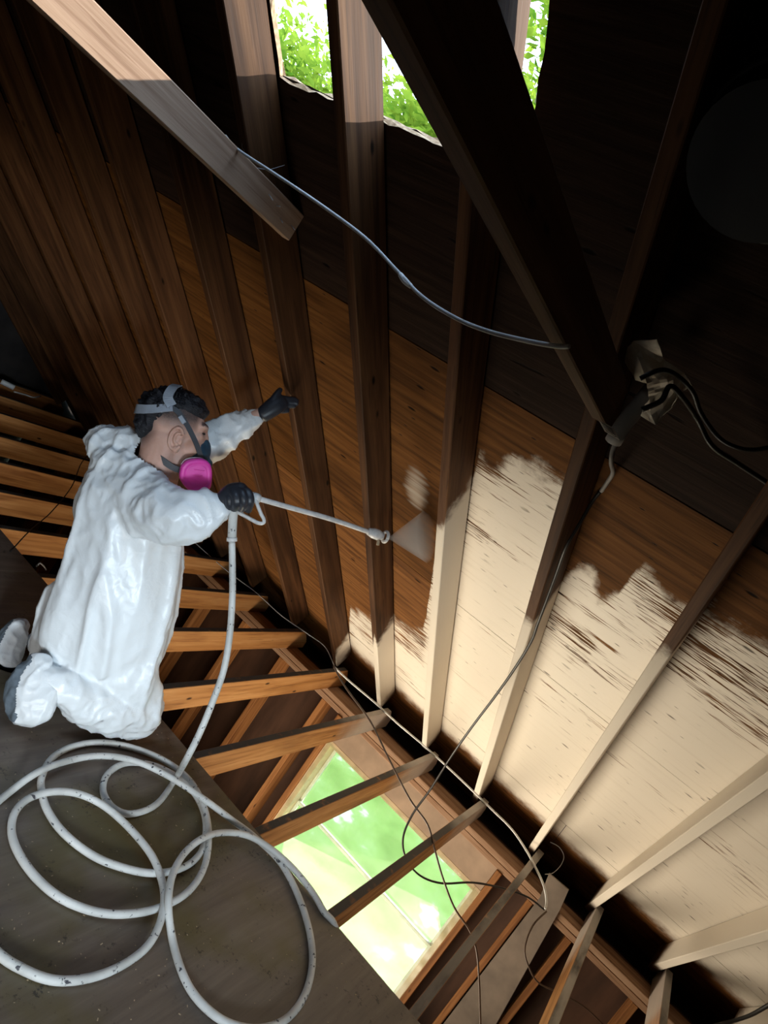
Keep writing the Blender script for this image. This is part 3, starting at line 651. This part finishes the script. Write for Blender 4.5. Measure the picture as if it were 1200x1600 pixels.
# gloves
bm = bmesh.new(); dv = 2.29
bm_limb(bm, [(1.803,1.41,1.012,0.032,0.032),(1.805,1.4,1.038,0.0362,0.036),(1.809,1.389,1.069,0.0404,0.036),(1.816,1.371,1.092,0.0361,0.034)])
for (ku,kv,kd,mu,mv,md_,tu,tv,td,r_) in ((386,766,2.262,392,781,2.252,389,797,2.272,7.2),(377,763,2.252,383,780,2.240,380,793,2.262,7.4),(368,764,2.250,373,781,2.238,370,793,2.262,7.2),(360,768,2.254,363,783,2.245,361,792,2.266,6.4)): pass
for rows in ([(1.812,1.369,1.102,0.0159,0.017),(1.812,1.343,1.107,0.0156,0.016),(1.816,1.321,1.089,0.0143,0.015),(1.835,1.323,1.058,0.0127,0.0135)],
             [(1.798,1.378,1.094,0.0165,0.017),(1.793,1.347,1.097,0.0159,0.016),(1.798,1.328,1.078,0.0146,0.015),(1.822,1.34,1.049,0.0127,0.0135)],
             [(1.791,1.388,1.081,0.016,0.017),(1.785,1.36,1.079,0.0155,0.016),(1.791,1.346,1.06,0.0142,0.015),(1.815,1.359,1.035,0.0123,0.013)],
             [(1.789,1.395,1.06,0.0144,0.016),(1.784,1.374,1.058,0.0134,0.014),(1.79,1.366,1.041,0.0126,0.013),(1.807,1.373,1.025,0.011,0.012)],
             [(1.823,1.421,1.041,0.0172,0.017),(1.848,1.412,1.067,0.0163,0.016),(1.862,1.381,1.08,0.0141,0.014),(1.863,1.357,1.083,0.0119,0.012)]): bm_limb(bm, rows, 14)
me = fuse(bm, .0032, 2, .4); o = link('glove', me, M['glove'], None, True); recentre(o, (1.811,1.384,1.065)); adopt(o, person)
bm = bmesh.new()
bm_limb(bm, [(2.116,1.711,1.307,0.0311,0.028),(2.124,1.705,1.333,0.0348,0.026),(2.139,1.7,1.368,0.0374,0.024),(2.155,1.696,1.388,0.0326,0.022)])
for rows in ([(2.145,1.706,1.396,0.014,0.012),(2.168,1.69,1.408,0.0126,0.011),(2.185,1.679,1.42,0.0111,0.01),(2.194,1.667,1.421,0.0096,0.009)],
             [(2.153,1.697,1.387,0.014,0.012),(2.173,1.68,1.401,0.0126,0.011),(2.187,1.669,1.411,0.0111,0.01),(2.194,1.661,1.413,0.0096,0.009)],
             [(2.154,1.691,1.373,0.0135,0.012),(2.171,1.677,1.386,0.012,0.011),(2.183,1.668,1.395,0.0106,0.01),(2.19,1.662,1.399,0.0091,0.009)],
             [(2.148,1.689,1.354,0.0125,0.011),(2.163,1.679,1.359,0.011,0.01),(2.173,1.671,1.367,0.0095,0.009),(2.179,1.668,1.371,0.0085,0.008)],
             [(2.119,1.711,1.355,0.0154,0.014),(2.126,1.716,1.387,0.0144,0.013),(2.135,1.722,1.411,0.0125,0.011),(2.143,1.727,1.423,0.0105,0.01)]): bm_limb(bm, rows, 14)
me = fuse(bm, .0032, 2, .4); o = link('glove', me, M['glove'], None, True); recentre(o, (2.146,1.698,1.372)); adopt(o, person)
# respirator: facepiece, two filters, straps and head cradle
resp = bpy.data.objects.new('respirator', None); resp.empty_display_size = .05; C.objects.link(resp); resp.location = hd(64,0,-50); adopt(resp, person)
bm = bmesh.new()
bm_ball(bm, hd(58,0,-50), 20*px1, 25*px1, 30*px1, HROT); bm_ball(bm, hd(66,0,-34), 12*px1, 13*px1, 20*px1, HROT @ Matrix.Rotation(-.3,4,'Y')); bm_ball(bm, hd(54,0,-70), 22*px1, 22*px1, 14*px1, HROT)
bm_limb(bm, [(*hd(70,0,-56),13*px1,13*px1),(*hd(77,0,-60),12*px1,12*px1)])
for s in (-1,1): bm_limb(bm, [(*hd(62,s*20,-64),14*px1,14*px1),(*hd(63,s*36,-72),13*px1,13*px1)])
me = fuse(bm, .004, 3); o = link('facepiece', me, M['maskblue'], None, True); recentre(o, hd(62,0,-48)); adopt(o, resp)
def pancake(name, c, nrm__, upv, outline, layers, mat, parent):
    z_ = Vector(nrm__).normalized(); y_ = Vector(upv); y_ = (y_-z_*y_.dot(z_)).normalized(); x_ = y_.cross(z_)
    pts = catmull([Vector((a,b,0)) for a, b in outline]+[Vector((*outline[0],0))], 4)[:-1]
    bm = bmesh.new(); rings = []
    for h, k in layers: rings.append([bm.verts.new(Vector(c)+ (x_*p.x + y_*p.y)*k*px1 + z_*h*px1) for p in pts])
    n_ = len(pts)
    for a, b in zip(rings, rings[1:]):
        for k in range(n_): bm.faces.new((a[k],a[(k+1)%n_],b[(k+1)%n_],b[k]))
    bm.faces.new(rings[0][::-1]); bm.faces.new(rings[-1]); bmesh.ops.recalc_face_normals(bm, faces=bm.faces)
    o = link(name, bm, mat); recentre(o, c); adopt(o, parent); return o
OUT = [(a*1.2,b*1.12) for a, b in [(-24,6),(-19,17),(-4,25),(8,25),(17,17),(25,-8),(22,-19),(8,-27),(-4,-26),(-20,-13)]]
for s in (-1,1):
    fc = hd(64,s*44,-80)
    nv = HL*s + HF*.30 - HU*.18
    out = OUT if s < 0 else [(-a,b) for a, b in OUT][::-1]
    fo = pancake('filter_cartridge', fc, nv, HU, out, ((-4,.90),(-2,1.0),(7,1.0),(10,.93),(11,.82),(10.2,.70),(10.2,.66),(10.8,.62)), M['pink'], resp)
    fo['label'] = 'magenta pancake filter'
    pancake('filter_base', hd(60,s*37,-76), nv, HU, out, ((-4,.70),(0,.88),(5,.92)), M['filter_ring'], fo)
    for kk in range(3):                                                   # raised bars moulded on the filter's face
        z_ = Vector(nv).normalized(); y_ = (HU-z_*HU.dot(z_)).normalized(); x_ = y_.cross(z_)
        q = [Vector(fc)+(x_*(a)+y_*(10-kk*9+a*.15))*px1+z_*10.9*px1 for a in (-8+kk,-2,4,9-kk)]
        tube('filter_rib', q, .0016, M['pink'], fo, 6, 2)
def strap(name, pts, w, th, mat, parent, centre=None):
    pts = catmull(pts, 5); bm = bmesh.new(); rings = []
    cen = Vector(centre) if centre is not None else HC
    for i, p in enumerate(pts):
        tg = (pts[min(i+1,len(pts)-1)]-pts[max(i-1,0)]).normalized(); nv = p-cen; nv = (nv-tg*nv.dot(tg)).normalized(); sd = tg.cross(nv)
        ww = w[0]+(w[1]-w[0])*i/(len(pts)-1) if isinstance(w, tuple) else w
        rings.append([bm.verts.new(p+sd*a*ww/2+nv*b) for a, b in ((-1,0),(1,0),(1,th),(-1,th))])
    for a, b in zip(rings, rings[1:]):
        for k in range(4): bm.faces.new((a[k],a[(k+1)%4],b[(k+1)%4],b[k]))
    bm.faces.new(rings[0][::-1]); bm.faces.new(rings[-1]); bmesh.ops.recalc_face_normals(bm, faces=bm.faces)
    o = link(name, bm, mat); recentre(o, pts[0]); adopt(o, parent); return o
for s in (-1,1):
    strap('strap', [hd(66,s*24,-54),hd(54,s*35,-34),hd(32,s*40,-8),hd(10,s*41,12),hd(-6,s*41,18)], 9*px1, .003, M['strap_dark'], resp)
    strap('head_cradle', [hd(-4,s*41.5,20),hd(-14,s*38,32),hd(-12,s*27,50),hd(-8,s*12,58),hd(-6,0,60)], (17*px1,15*px1), .004, M['strap'], resp)
    strap('head_cradle', [hd(-2,s*41.5,18),hd(-22,s*39,10),hd(-42,s*31,3),hd(-58,s*14,0),hd(-62,0,0)], (14*px1,17*px1), .004, M['strap'], resp)
    strap('neck_strap', [hd(48,s*34,-80),hd(26,s*35,-80),hd(4,s*35,-72),hd(-14,s*30,-64)], 11*px1, .003, M['strap_dark'], resp, hd(10,0,-65))
    bm = bmesh.new(); bm_box(bm, .030, .006, .016, Matrix.Translation(hd(18,s*42.5,3)) @ HROT @ Matrix.Rotation(.75,4,'Y'), .002); o = link('buckle', bm, M['strap']); recentre(o, hd(18,s*42.5,3)); adopt(o, resp)

# ------------------------------------------------------------------ spray gun, hose, mist
gun = thing('spray_gun', (1.832,1.353,1.065), 'airless spray gun with a long thin wand in the worker\'s gloved hand', 'spray gun')
bm = bmesh.new(); bm_limb(bm, [(1.821,1.367,1.037,0.0149,0.016),(1.827,1.362,1.064,0.0171,0.017),(1.842,1.347,1.095,0.0181,0.018),(1.852,1.334,1.103,0.0171,0.018)], 14)
me = fuse(bm, .003, 2); o = link('gun_body', me, M['gun'], None, True); recentre(o, (1.834,1.353,1.082)); adopt(o, gun)
tube('wand', [(1.851,1.335,1.102),(1.968,1.286,1.121),(2.131,1.202,1.153),(2.286,1.115,1.177)], .0092, M['gun'], gun, 12, 3)
tube('wand_collar', [(1.843,1.339,1.1),(1.862,1.33,1.104)], .016, M['gun'], gun, 12, 0)
tube('trigger_guard', [(1.839,1.333,1.101),(1.845,1.317,1.092),(1.857,1.287,1.07),(1.864,1.27,1.06),(1.865,1.266,1.049),(1.857,1.278,1.04),(1.841,1.31,1.036),(1.821,1.349,1.032)], .0065, M['gun'], gun, 8, 3)
tube('trigger', [(1.835,1.347,1.078),(1.832,1.346,1.052),(1.833,1.339,1.039),(1.839,1.326,1.033)], .0045, M['gun'], gun, 8, 3)
bm = bmesh.new(); q = [V(p) for p in [(2.269,1.126,1.175),(2.292,1.113,1.179),(2.307,1.104,1.181),(2.326,1.092,1.185)]]
bm_tube(bm, q, [.013,.021,.021,.014], 12); o = link('tip_holder', bm, M['gun'], None, True); recentre(o, q[1]); adopt(o, gun)
bm = bmesh.new(); tc = V((2.336,1.086,1.188)); wd = (V((2.336,1.086,1.188))-V((2.269,1.126,1.175))).normalized(); sx = wd.cross(Vector((0,0,1))).normalized(); sy = wd.cross(sx)
ringp = [tc + (sx*math.cos(a)+sy*math.sin(a))*.020 for a in [2*math.pi*k/20 for k in range(21)]]
bm_tube(bm, ringp, [.0065]*21, 8); o = link('tip_guard', bm, M['gun'], None, True); recentre(o, tc); adopt(o, gun)
tube('tip_key', [(2.308,1.101,1.176),(2.312,1.087,1.16),(2.311,1.081,1.149)], .006, M['chip'], gun, 8, 0)
tube('hose_swivel', [(1.821,1.367,1.042),(1.822,1.359,1.023),(1.826,1.344,0.9952),(1.834,1.315,0.9466)], .0150, M['hose'], gun, 12, 2)
tube('swivel_nut', [(1.833,1.317,0.9503),(1.835,1.31,0.9395)], .0175, M['gun'], gun, 10, 0)
hz = .019+.0115
drop = [(1.835,1.31,0.9396),(1.848,1.27,0.8802),(1.865,1.212,0.7923),(1.882,1.149,0.6822),(1.892,1.099,0.575),(1.889,1.065,0.4695),(1.879,1.034,0.3624),(1.862,1.012,0.2778)]
coil = [(2.083,1.125,0.034),(1.93,1.048,0.031),(1.807,1.04,0.031),(1.759,1.083,0.031),(1.767,1.153,0.031),(1.829,1.217,0.031),(1.927,1.245,0.032),(2.025,1.213,0.034),(2.092,1.134,0.036),(2.109,1.035,0.038),(2.063,0.9242,0.04),(1.965,0.8306,0.044),(1.874,0.794,0.046),(1.79,0.7945,0.042),(1.707,0.8239,0.038),(1.628,0.8866,0.036),(1.579,0.9517,0.034),(1.545,1.043,0.034),(1.54,1.13,0.036),(1.557,1.202,0.04),(1.588,1.258,0.045),(1.668,1.325,0.04),(1.779,1.363,0.034),(1.9,1.357,0.034),(2.011,1.301,0.036),(2.092,1.208,0.042),(2.118,1.095,0.05),(2.084,0.9755,0.056),(2.013,0.8647,0.056),(1.901,0.7622,0.054),(1.778,0.7092,0.052),(1.657,0.7045,0.05),(1.559,0.7314,0.044),(1.486,0.7789,0.036),(1.427,0.8485,0.033),(1.396,0.93,0.032),(1.389,1.022,0.032),(1.404,1.097,0.034),(1.444,1.156,0.04),(1.503,1.183,0.05),(1.58,1.179,0.056),(1.659,1.149,0.052),(1.713,1.078,0.052),(1.744,0.9716,0.05),(1.744,0.8619,0.054),(1.714,0.7714,0.056),(1.661,0.7031,0.064),(1.609,0.6544,0.05),(1.542,0.6254,0.038),(1.444,0.6207,0.032),(1.356,0.6376,0.031),(1.286,0.6731,0.031),(1.235,0.7342,0.031),(1.204,0.8005,0.031),(1.178,0.913,0.031),(1.19,1.026,0.031),(1.269,1.119,0.031),(1.37,1.181,0.033),(1.466,1.23,0.036),(1.567,1.261,0.062),(1.719,1.297,0.044),(1.85,1.29,0.042),(1.948,1.231,0.052),(2.029,1.129,0.058),(2.07,0.9875,0.078),(2.177,0.8777,0.04),(2.217,0.79,0.036),(2.239,0.656,0.034),(2.181,0.4966,0.031),(2.076,0.3632,0.031),(1.949,0.2877,0.031),(1.818,0.2644,0.031),(1.71,0.2911,0.031),(1.635,0.3539,0.031),(1.603,0.4303,0.031),(1.605,0.5092,0.031),(1.645,0.6109,0.031),(1.656,0.6898,0.08),(1.73,0.7623,0.086),(1.835,0.8153,0.082),(1.942,0.8354,0.086),(2.073,0.837,0.06),(2.162,0.7929,0.058),(2.212,0.7223,0.056),(2.246,0.6403,0.05),(2.262,0.5706,0.042),(2.266,0.4988,0.034),(2.253,0.44,0.0305)]
end = [V(*coil[-1])+Vector((.016,-.05,-.012)), V(*coil[-1])+Vector((.035,-.09,-.07)), V(*coil[-1])+Vector((.03,-.12,-.25)), V(*coil[-1])+Vector((-.02,-.15,-.6))]
hose = tube('paint_hose', list(drop)+list(coil)+end, .0112, M['hose'], None, 10, 5)
tag(hose, 'white paint-spattered hose coiled on the plywood and rising to the spray gun', 'hose')
bm = bmesh.new(); tip = V((2.353,1.075,1.192)); a0 = V((2.569,1.105,1.345)); a1 = V((2.608,0.9791,1.172)); ax = ((a0+a1)/2-tip).normalized(); fan = (a1-a0).normalized(); th = ax.cross(fan)
r0 = [bm.verts.new(tip+fan*math.cos(k*math.pi/6)*.006+th*math.sin(k*math.pi/6)*.006) for k in range(12)]
r1 = [bm.verts.new((a0+a1)/2-ax*.02+fan*math.cos(k*math.pi/6)*(a1-a0).length*.5+th*math.sin(k*math.pi/6)*.05) for k in range(12)]
for k in range(12): bm.faces.new((r0[k],r0[(k+1)%12],r1[(k+1)%12],r1[k]))
bm.faces.new(r0[::-1]); bm.faces.new(r1); bmesh.ops.recalc_face_normals(bm, faces=bm.faces)
mist = link('spray_mist', bm, M['mist']); recentre(mist, tip); tag(mist, 'pale fan of paint mist leaving the spray gun tip', 'mist', kind='stuff')

# ------------------------------------------------------------------ cables
def cable(name, pts, r, mat, label, extra=None):
    o = tube(name, pts, r, mat, None, 6, 6); return tag(o, label, 'cable')
cable('electric_cable', [(1.341,1.714,1.961),(1.355,1.659,1.947),(1.342,1.475,1.93),(1.311,1.258,1.906),(1.273,1.054,1.876),(1.24,0.9057,1.838),(1.211,0.7961,1.81),(1.175,0.6851,1.798),(1.136,0.5914,1.797),(1.089,0.4957,1.804),(1.055,0.4298,1.812),(1.045,0.4061,1.819)], .0042, M['cable_grey'], 'grey cable sagging between the two collar ties under the roof')
bm = bmesh.new(); bm_limb(bm, [(1.236,0.8885,1.833,0.0057,0.006),(1.234,0.869,1.826,0.007,0.007),(1.227,0.8465,1.821,0.0054,0.006)], 8); tp = link('tape_joint', bm, M['cable_white'], None, True); recentre(tp, (1.234,0.869,1.826)); adopt(tp, bpy.data.objects['electric_cable'])
cable('electric_cable', [(4.037,3.229,-0.02),(4.04,2.814,-0.01),(4.097,2.507,0),(4.101,2.23,0.004),(4.17,2.02,0.01),(4.189,1.858,0.02),(4.049,1.667,0.02)], .003, M['cable_grey'], 'thin grey cable running along the far joist ends behind the worker')
cable('electric_cable', [(4.033,1.655,0.02),(4.057,1.508,0.012),(4.103,1.315,0.006),(4.104,1.107,0.008),(4.138,0.9152,0.006),(4.143,0.7086,0.008),(4.128,0.5033,0.012),(4.13,0.3462,0.008),(4.122,0.2106,0.006),(4.029,0.0854,0.01),(3.916,-0.0128,0.015),(3.839,-0.0898,0.006),(3.81,-0.1392,-0.03),(3.776,-0.1544,-0.05)], .0062, M['cable_white'], 'thick white cable laid across the joist ends along the eave')
cable('electric_cable', [(1.99,0.4463,1.728),(2.015,0.4533,1.692),(2.051,0.4526,1.601),(2.081,0.453,1.54),(2.176,0.4513,1.459),(2.288,0.4446,1.343),(2.363,0.4422,1.27),(2.465,0.444,1.194),(2.622,0.463,1.056),(2.808,0.4941,0.8771),(2.986,0.529,0.6572),(3.135,0.5533,0.4369),(3.227,0.5583,0.2106),(3.268,0.5644,0.0415),(3.286,0.5401,-0.0866),(3.307,0.4766,-0.1624),(3.368,0.3857,-0.2062),(3.462,0.2879,-0.1996),(3.612,0.1795,-0.1479),(3.771,0.046,-0.1222),(3.892,-0.0623,-0.1212),(3.981,-0.1599,-0.146)], .0052, M['cable_black'], 'black cable coming down the roof beside a rafter and looping before the window')
cable('electric_cable', [(3.249,1.341,0.3238),(3.249,1.215,0.2825),(3.256,1.007,0.2401),(3.248,0.823,0.1727),(3.26,0.618,0.0901),(3.277,0.4816,0.0539),(3.303,0.3834,-0.0277),(3.34,0.2867,-0.1138),(3.385,0.1701,-0.1998),(3.455,0.0573,-0.2613),(3.507,-0.0244,-0.3406),(3.496,-0.1199,-0.4429),(3.426,-0.2342,-0.5508)], .0048, M['cable_brown'], 'brown cable hanging across the window film down into the room below')
cable('electric_cable', [(3.989,-0.1753,-0.1469),(3.905,-0.1615,-0.224),(3.863,-0.1945,-0.3227),(3.865,-0.2583,-0.3778),(3.901,-0.3432,-0.4195),(3.986,-0.4686,-0.41),(4.07,-0.5937,-0.4141),(4.128,-0.7187,-0.4386)], .0045, M['cable_brown'], 'brown cable hanging from a nail down over the grey-brown board')
cable('electric_cable', [(3.244,-0.979,0.8187),(3.326,-0.9717,0.6154),(3.472,-0.9787,0.4202),(3.629,-0.993,0.2812),(3.879,-0.9914,0.0573),(4.238,-1.001,-0.2298)], .0085, M['cable_black'], 'thick black cable at the lowest corner of the painted roof')
cable('electric_cable', [(1.396,0.3791,1.911),(1.399,0.3581,1.943),(1.425,0.3337,1.957),(1.466,0.2952,1.954),(1.512,0.2647,1.935),(1.535,0.2125,1.914),(1.543,0.1725,1.914),(1.55,0.1404,1.929),(1.556,0.1118,1.959)], .0052, M['cable_black'], 'upper of two dark cables running from the crumpled foil along the roof')
cable('electric_cable', [(1.459,0.3556,1.873),(1.452,0.3324,1.905),(1.44,0.3321,1.936),(1.481,0.3047,1.937),(1.575,0.2734,1.935),(1.618,0.2238,1.91),(1.658,0.1671,1.911),(1.695,0.115,1.914),(1.718,0.0691,1.914)], .0058, M['cable_black'], 'lower of two dark cables running from the crumpled foil along the roof')
cable('wire_loop', [(3.933,-0.0618,0.0219),(4.014,-0.0889,0.0253),(4.112,-0.0981,0.0507),(4.176,-0.0851,0.0782),(4.201,-0.0401,0.0906),(4.207,0.0123,0.075)], .0022, M['cable_grey'], 'thin loop of wire in the dark gap at the eave')
cable('electric_cable', [(3.992,4.517,0.005),(3.59,4.112,0.005),(3.19,3.618,0.005),(2.772,3.18,0.005),(2.492,2.922,0.005),(2.215,2.64,0.022)], .0035, M['cable_black'], 'thin dark cord lying across the joists behind the kneeling worker')
# ------------------------------------------------------------------ foil, conduit, tag by the collar tie
bm = bmesh.new(); fr = [(975,548),(992,533),(1023,529),(1030,545),(1036,560),(1062,580),(1084,604),(1072,612),(1058,612),(1048,638),(1024,663),(1002,650),(1012,622),(1010,598),(990,592),(978,570)]
FP = [(1.504,0.4736,1.974),(1.46,0.4524,1.99),(1.437,0.4136,2.006),(1.454,0.3984,1.996),(1.481,0.3872,1.99),(1.511,0.3501,1.99),(1.539,0.3133,1.983),(1.544,0.3212,1.967),(1.505,0.3281,1.949),(1.536,0.3254,1.92),(1.559,0.3371,1.879),(1.573,0.3764,1.884),(1.542,0.3803,1.917),(1.505,0.3925,1.936),(1.543,0.4308,1.94),(1.541,0.4629,1.959)]
fv = [bm.verts.new(p) for p in FP]; bm.faces.new(fv); bmesh.ops.triangulate(bm, faces=bm.faces[:]); bmesh.ops.subdivide_edges(bm, edges=bm.edges[:], cuts=5, use_grid_fill=True); bmesh.ops.triangulate(bm, faces=bm.faces[:])
for v in bm.verts:
    n_ = noise.noise(v.co*16)+.7*abs(noise.noise(v.co*34)); v.co += Vector((-.5,-.5,-.1))*n_*.030
bmesh.ops.solidify(bm, geom=bm.faces[:], thickness=.0015)
o = link('foil_sheet', bm, M['foil']); recentre(o, (1.501,0.3786,1.939)); tag(o, 'crumpled shiny foil sheet tucked beside the dark collar tie', 'foil')
cd_ = tube('conduit', [(1.565,0.3891,1.951),(1.589,0.3975,1.908),(1.611,0.4075,1.857),(1.637,0.4107,1.814)], .020, M['conduit'], None, 12, 2); tag(cd_, 'short dusty grey conduit below the crumpled foil', 'conduit')
tube('conduit_tail', [(1.637,0.4052,1.831),(1.66,0.4059,1.802),(1.694,0.3998,1.778),(1.792,0.4038,1.77),(1.903,0.4259,1.755),(1.981,0.4424,1.731)], .006, M['conduit'], cd_, 8, 4)
q = [V(p) for p in [(1.533,0.443,1.823),(1.547,0.4251,1.823),(1.577,0.3859,1.818),(1.573,0.39,1.807),(1.542,0.4312,1.811)]]
bm = bmesh.new(); TG = [(1.424,0.4092,1.806),(1.446,0.3768,1.81),(1.47,0.3592,1.798),(1.454,0.3915,1.796)]
f_ = bm.faces.new([bm.verts.new(p) for p in TG]); bmesh.ops.solidify(bm, geom=[f_], thickness=.001)
tg = link('paper_tag', bm, M['paper']); recentre(tg, (1.446,0.385,1.804)); tag(tg, 'small white printed tag at the foot of the dark collar tie', 'tag')
for k in range(5):
    a = V(TG[0]).lerp(V(TG[3]), .18+.16*k); b = V(TG[1]).lerp(V(TG[2]), .18+.16*k)
    tube('print_line', [a.lerp(b,.15)+Vector((-.002,-.001,-.001)), a.lerp(b,.82)+Vector((-.002,-.001,-.001))], .0006, M['ink'], tg, 4, 0)
# round roof vent high on the slope
vc = V((1.177,0.3396,2.299)); vent = thing('roof_vent', vc, 'dark round roof vent with a wire screen near the ridge', 'vent')
rx = Vector((0,1,0)); ry = UP_SLOPE
def ringpts(r, h): return [vc + (rx*math.cos(a)+ry*math.sin(a))*r + ROOF_N*h for a in [2*math.pi*k/36 for k in range(37)]]
for nm, r, h, tr, mt in (('collar',.150,.01,.016,'black'),('flange',.135,.05,.010,'black')):
    bm = bmesh.new(); bm_tube(bm, ringpts(r,h), [tr]*37, 8, caps=False); o = link(nm, bm, M[mt], None, True); recentre(o, vc); adopt(o, vent)
bm = bmesh.new(); a = [bm.verts.new(p) for p in ringpts(.125,.02)[:-1]]; b = [bm.verts.new(p) for p in ringpts(.120,.11)[:-1]]
for k in range(36): bm.faces.new((a[k],b[k],b[(k+1)%36],a[(k+1)%36]))
bm.faces.new(b); o = link('drum', bm, M['black']); recentre(o, vc); adopt(o, vent)
bm = bmesh.new()
for k in range(-9,10):
    w = math.sqrt(max(0,.134**2-(k*.014)**2))
    bm_tube(bm, [vc+rx*k*.014-ry*w+ROOF_N*.012, vc+rx*k*.014+ry*w+ROOF_N*.012], .0012, 4) if False else bm_tube(bm, [vc+rx*k*.014-ry*w+ROOF_N*.012, vc+rx*k*.014+ry*w+ROOF_N*.012], [.0012]*2, 4)
    bm_tube(bm, [vc+ry*k*.014-rx*w+ROOF_N*.0145, vc+ry*k*.014+rx*w+ROOF_N*.0145], [.0012]*2, 4)
o = link('wire_screen', bm, M['mesh']); recentre(o, vc); adopt(o, vent); o['kind'] = 'stuff'
# odds and ends lying at the far joists
for k, (pts, r, mt, lab) in enumerate((( [(3.557,5.367,0.03),(3.647,5.314,0.03)], .022, 'cable_white', 'stub of pale pipe lying on the farthest joists'),([(3.613,5.241,0.02),(3.745,5.28,0.015),(3.808,5.267,0.02),(3.915,5.342,0.03)], .006, 'cable_white', 'pale strip of scrap lying beside the pipe stub on the farthest joists'))):
    o = tube('scrap_pipe' if k == 0 else 'scrap_strip', pts, r, M[mt], None, 8, 3); tag(o, lab, 'scrap')
o = tube('wire_scrap', [(2.3,2.533,0.02),(2.295,2.516,0.05),(2.329,2.512,0.03),(2.338,2.506,0.02)], .004, M['cable_grey'], None, 6, 3); tag(o, 'bent scrap of wire on a joist behind the worker', 'scrap')
# grit and chips on the platform
bm = bmesh.new(); rr = random.Random(11)
for k in range(420):
    x, y = rr.uniform(.95,2.24), rr.gauss(.75,.5)
    if not -.1 < y < 2.0: continue
    s = rr.uniform(.0008,.0026); bm_box(bm, s*rr.uniform(1,3), s, s*.6, Matrix.Translation((x-1.6,y-.8,s*.3)) @ Matrix.Rotation(rr.uniform(0,3),4,'Z'))
o = link('sawdust_grit', bm, M['chip']); o.location = (1.6,.8,.0192); tag(o, 'grit and wood chips scattered on the plywood platform', 'debris', kind='stuff')
# cobwebs between the lit collar tie and the rafters
bm = bmesh.new(); rr = random.Random(5)
WEB = [(1.373,1.696,1.971),(1.417,1.812,2.055),(1.432,1.714,1.969),(1.523,1.712,2.06),(1.596,1.695,2.125),(1.45,1.672,1.951),(1.536,1.674,2.018),(1.396,1.727,2.001)]
for a, b in ((2,3),(3,4),(5,6),(2,5),(7,2)):
    pa, pb = V(WEB[a]), V(WEB[b]); mid = (pa+pb)/2+Vector((0,0,-.012)); bm_tube(bm, [pa.lerp(mid,.0),mid,pb], [.0006]*3, 4)
o = link('cobweb', bm, M['web']); recentre(o, WEB[0]); tag(o, 'dusty cobweb between the sunlit collar tie and the rafter', 'cobweb', kind='stuff')

# ------------------------------------------------------------------ trees outside
def tree(base, h, spread, seed, n, label, lean=(0,0), leaf=.095):
    rr = random.Random(seed); b = Vector(base); tr_ = thing('tree', b, label, 'tree', None)
    top = b+Vector((lean[0],lean[1],h*.8)); bm = bmesh.new()
    tp_ = [b.lerp(top, k/5)+Vector((rr.uniform(-.1,.1),rr.uniform(-.1,.1),0)) for k in range(6)]
    bm_tube(bm, [p-b for p in tp_], [.20-.028*k for k in range(6)], 10)
    ends = []
    for k in range(22):
        u = rr.uniform(.30,1); s0 = b.lerp(top,u); a = rr.uniform(0,6.28); ln = spread*rr.uniform(.5,1.0)*(1.15-.5*u)
        e = s0+Vector((math.cos(a)*ln,math.sin(a)*ln,ln*rr.uniform(.15,.7))); md_ = s0.lerp(e,.5)+Vector((0,0,.12*ln))
        bm_tube(bm, [s0-b,md_-b,e-b], [.055,.035,.012], 6); ends += [(md_,e)]
    o = link('trunk', bm, M['bark'], None, True); o.location = b; adopt(o, tr_)
    bm = bmesh.new()
    for k in range(n):
        md_, e = rr.choice(ends); c_ = md_.lerp(e, rr.uniform(.0,1.15)) + Vector((rr.gauss(0,.32),rr.gauss(0,.32),rr.gauss(0,.30)))*spread*.42
        a = Vector((rr.gauss(0,1),rr.gauss(0,1),rr.gauss(0,.5))).normalized(); w = a.cross(Vector((rr.gauss(0,1),rr.gauss(0,1),rr.gauss(0,1)))).normalized(); s = leaf*rr.uniform(.6,1.3)
        p = c_-b; vs = [bm.verts.new(p+q) for q in (-a*s, w*s*.38, a*s, -w*s*.38)]; bm.faces.new(vs)
    o = link('foliage', bm, M['leaf']); o.location = b; adopt(o, tr_); o['kind'] = 'stuff'
tree((7.2,7.9,-2.65), 8.6, 3.0, 1, 38000, 'leafy green tree nearest the hole in the roof, seen through its left part', (.3,.2))
tree((9.3,5.7,-2.65), 8.8, 3.0, 2, 38000, 'leafy green tree behind the right part of the hole in the roof', (-.2,.3))
tree((8.4,5.4,-2.65), 11.0, 2.8, 4, 18000, 'leafy tree glimpsed through the narrow slit right of the dark collar tie', (.1,.3), .10)
tree((11.5,11.5,-2.65), 11.0, 3.6, 3, 12000, 'taller leafy tree standing behind the two nearer trees', (.2,-.2), .09)
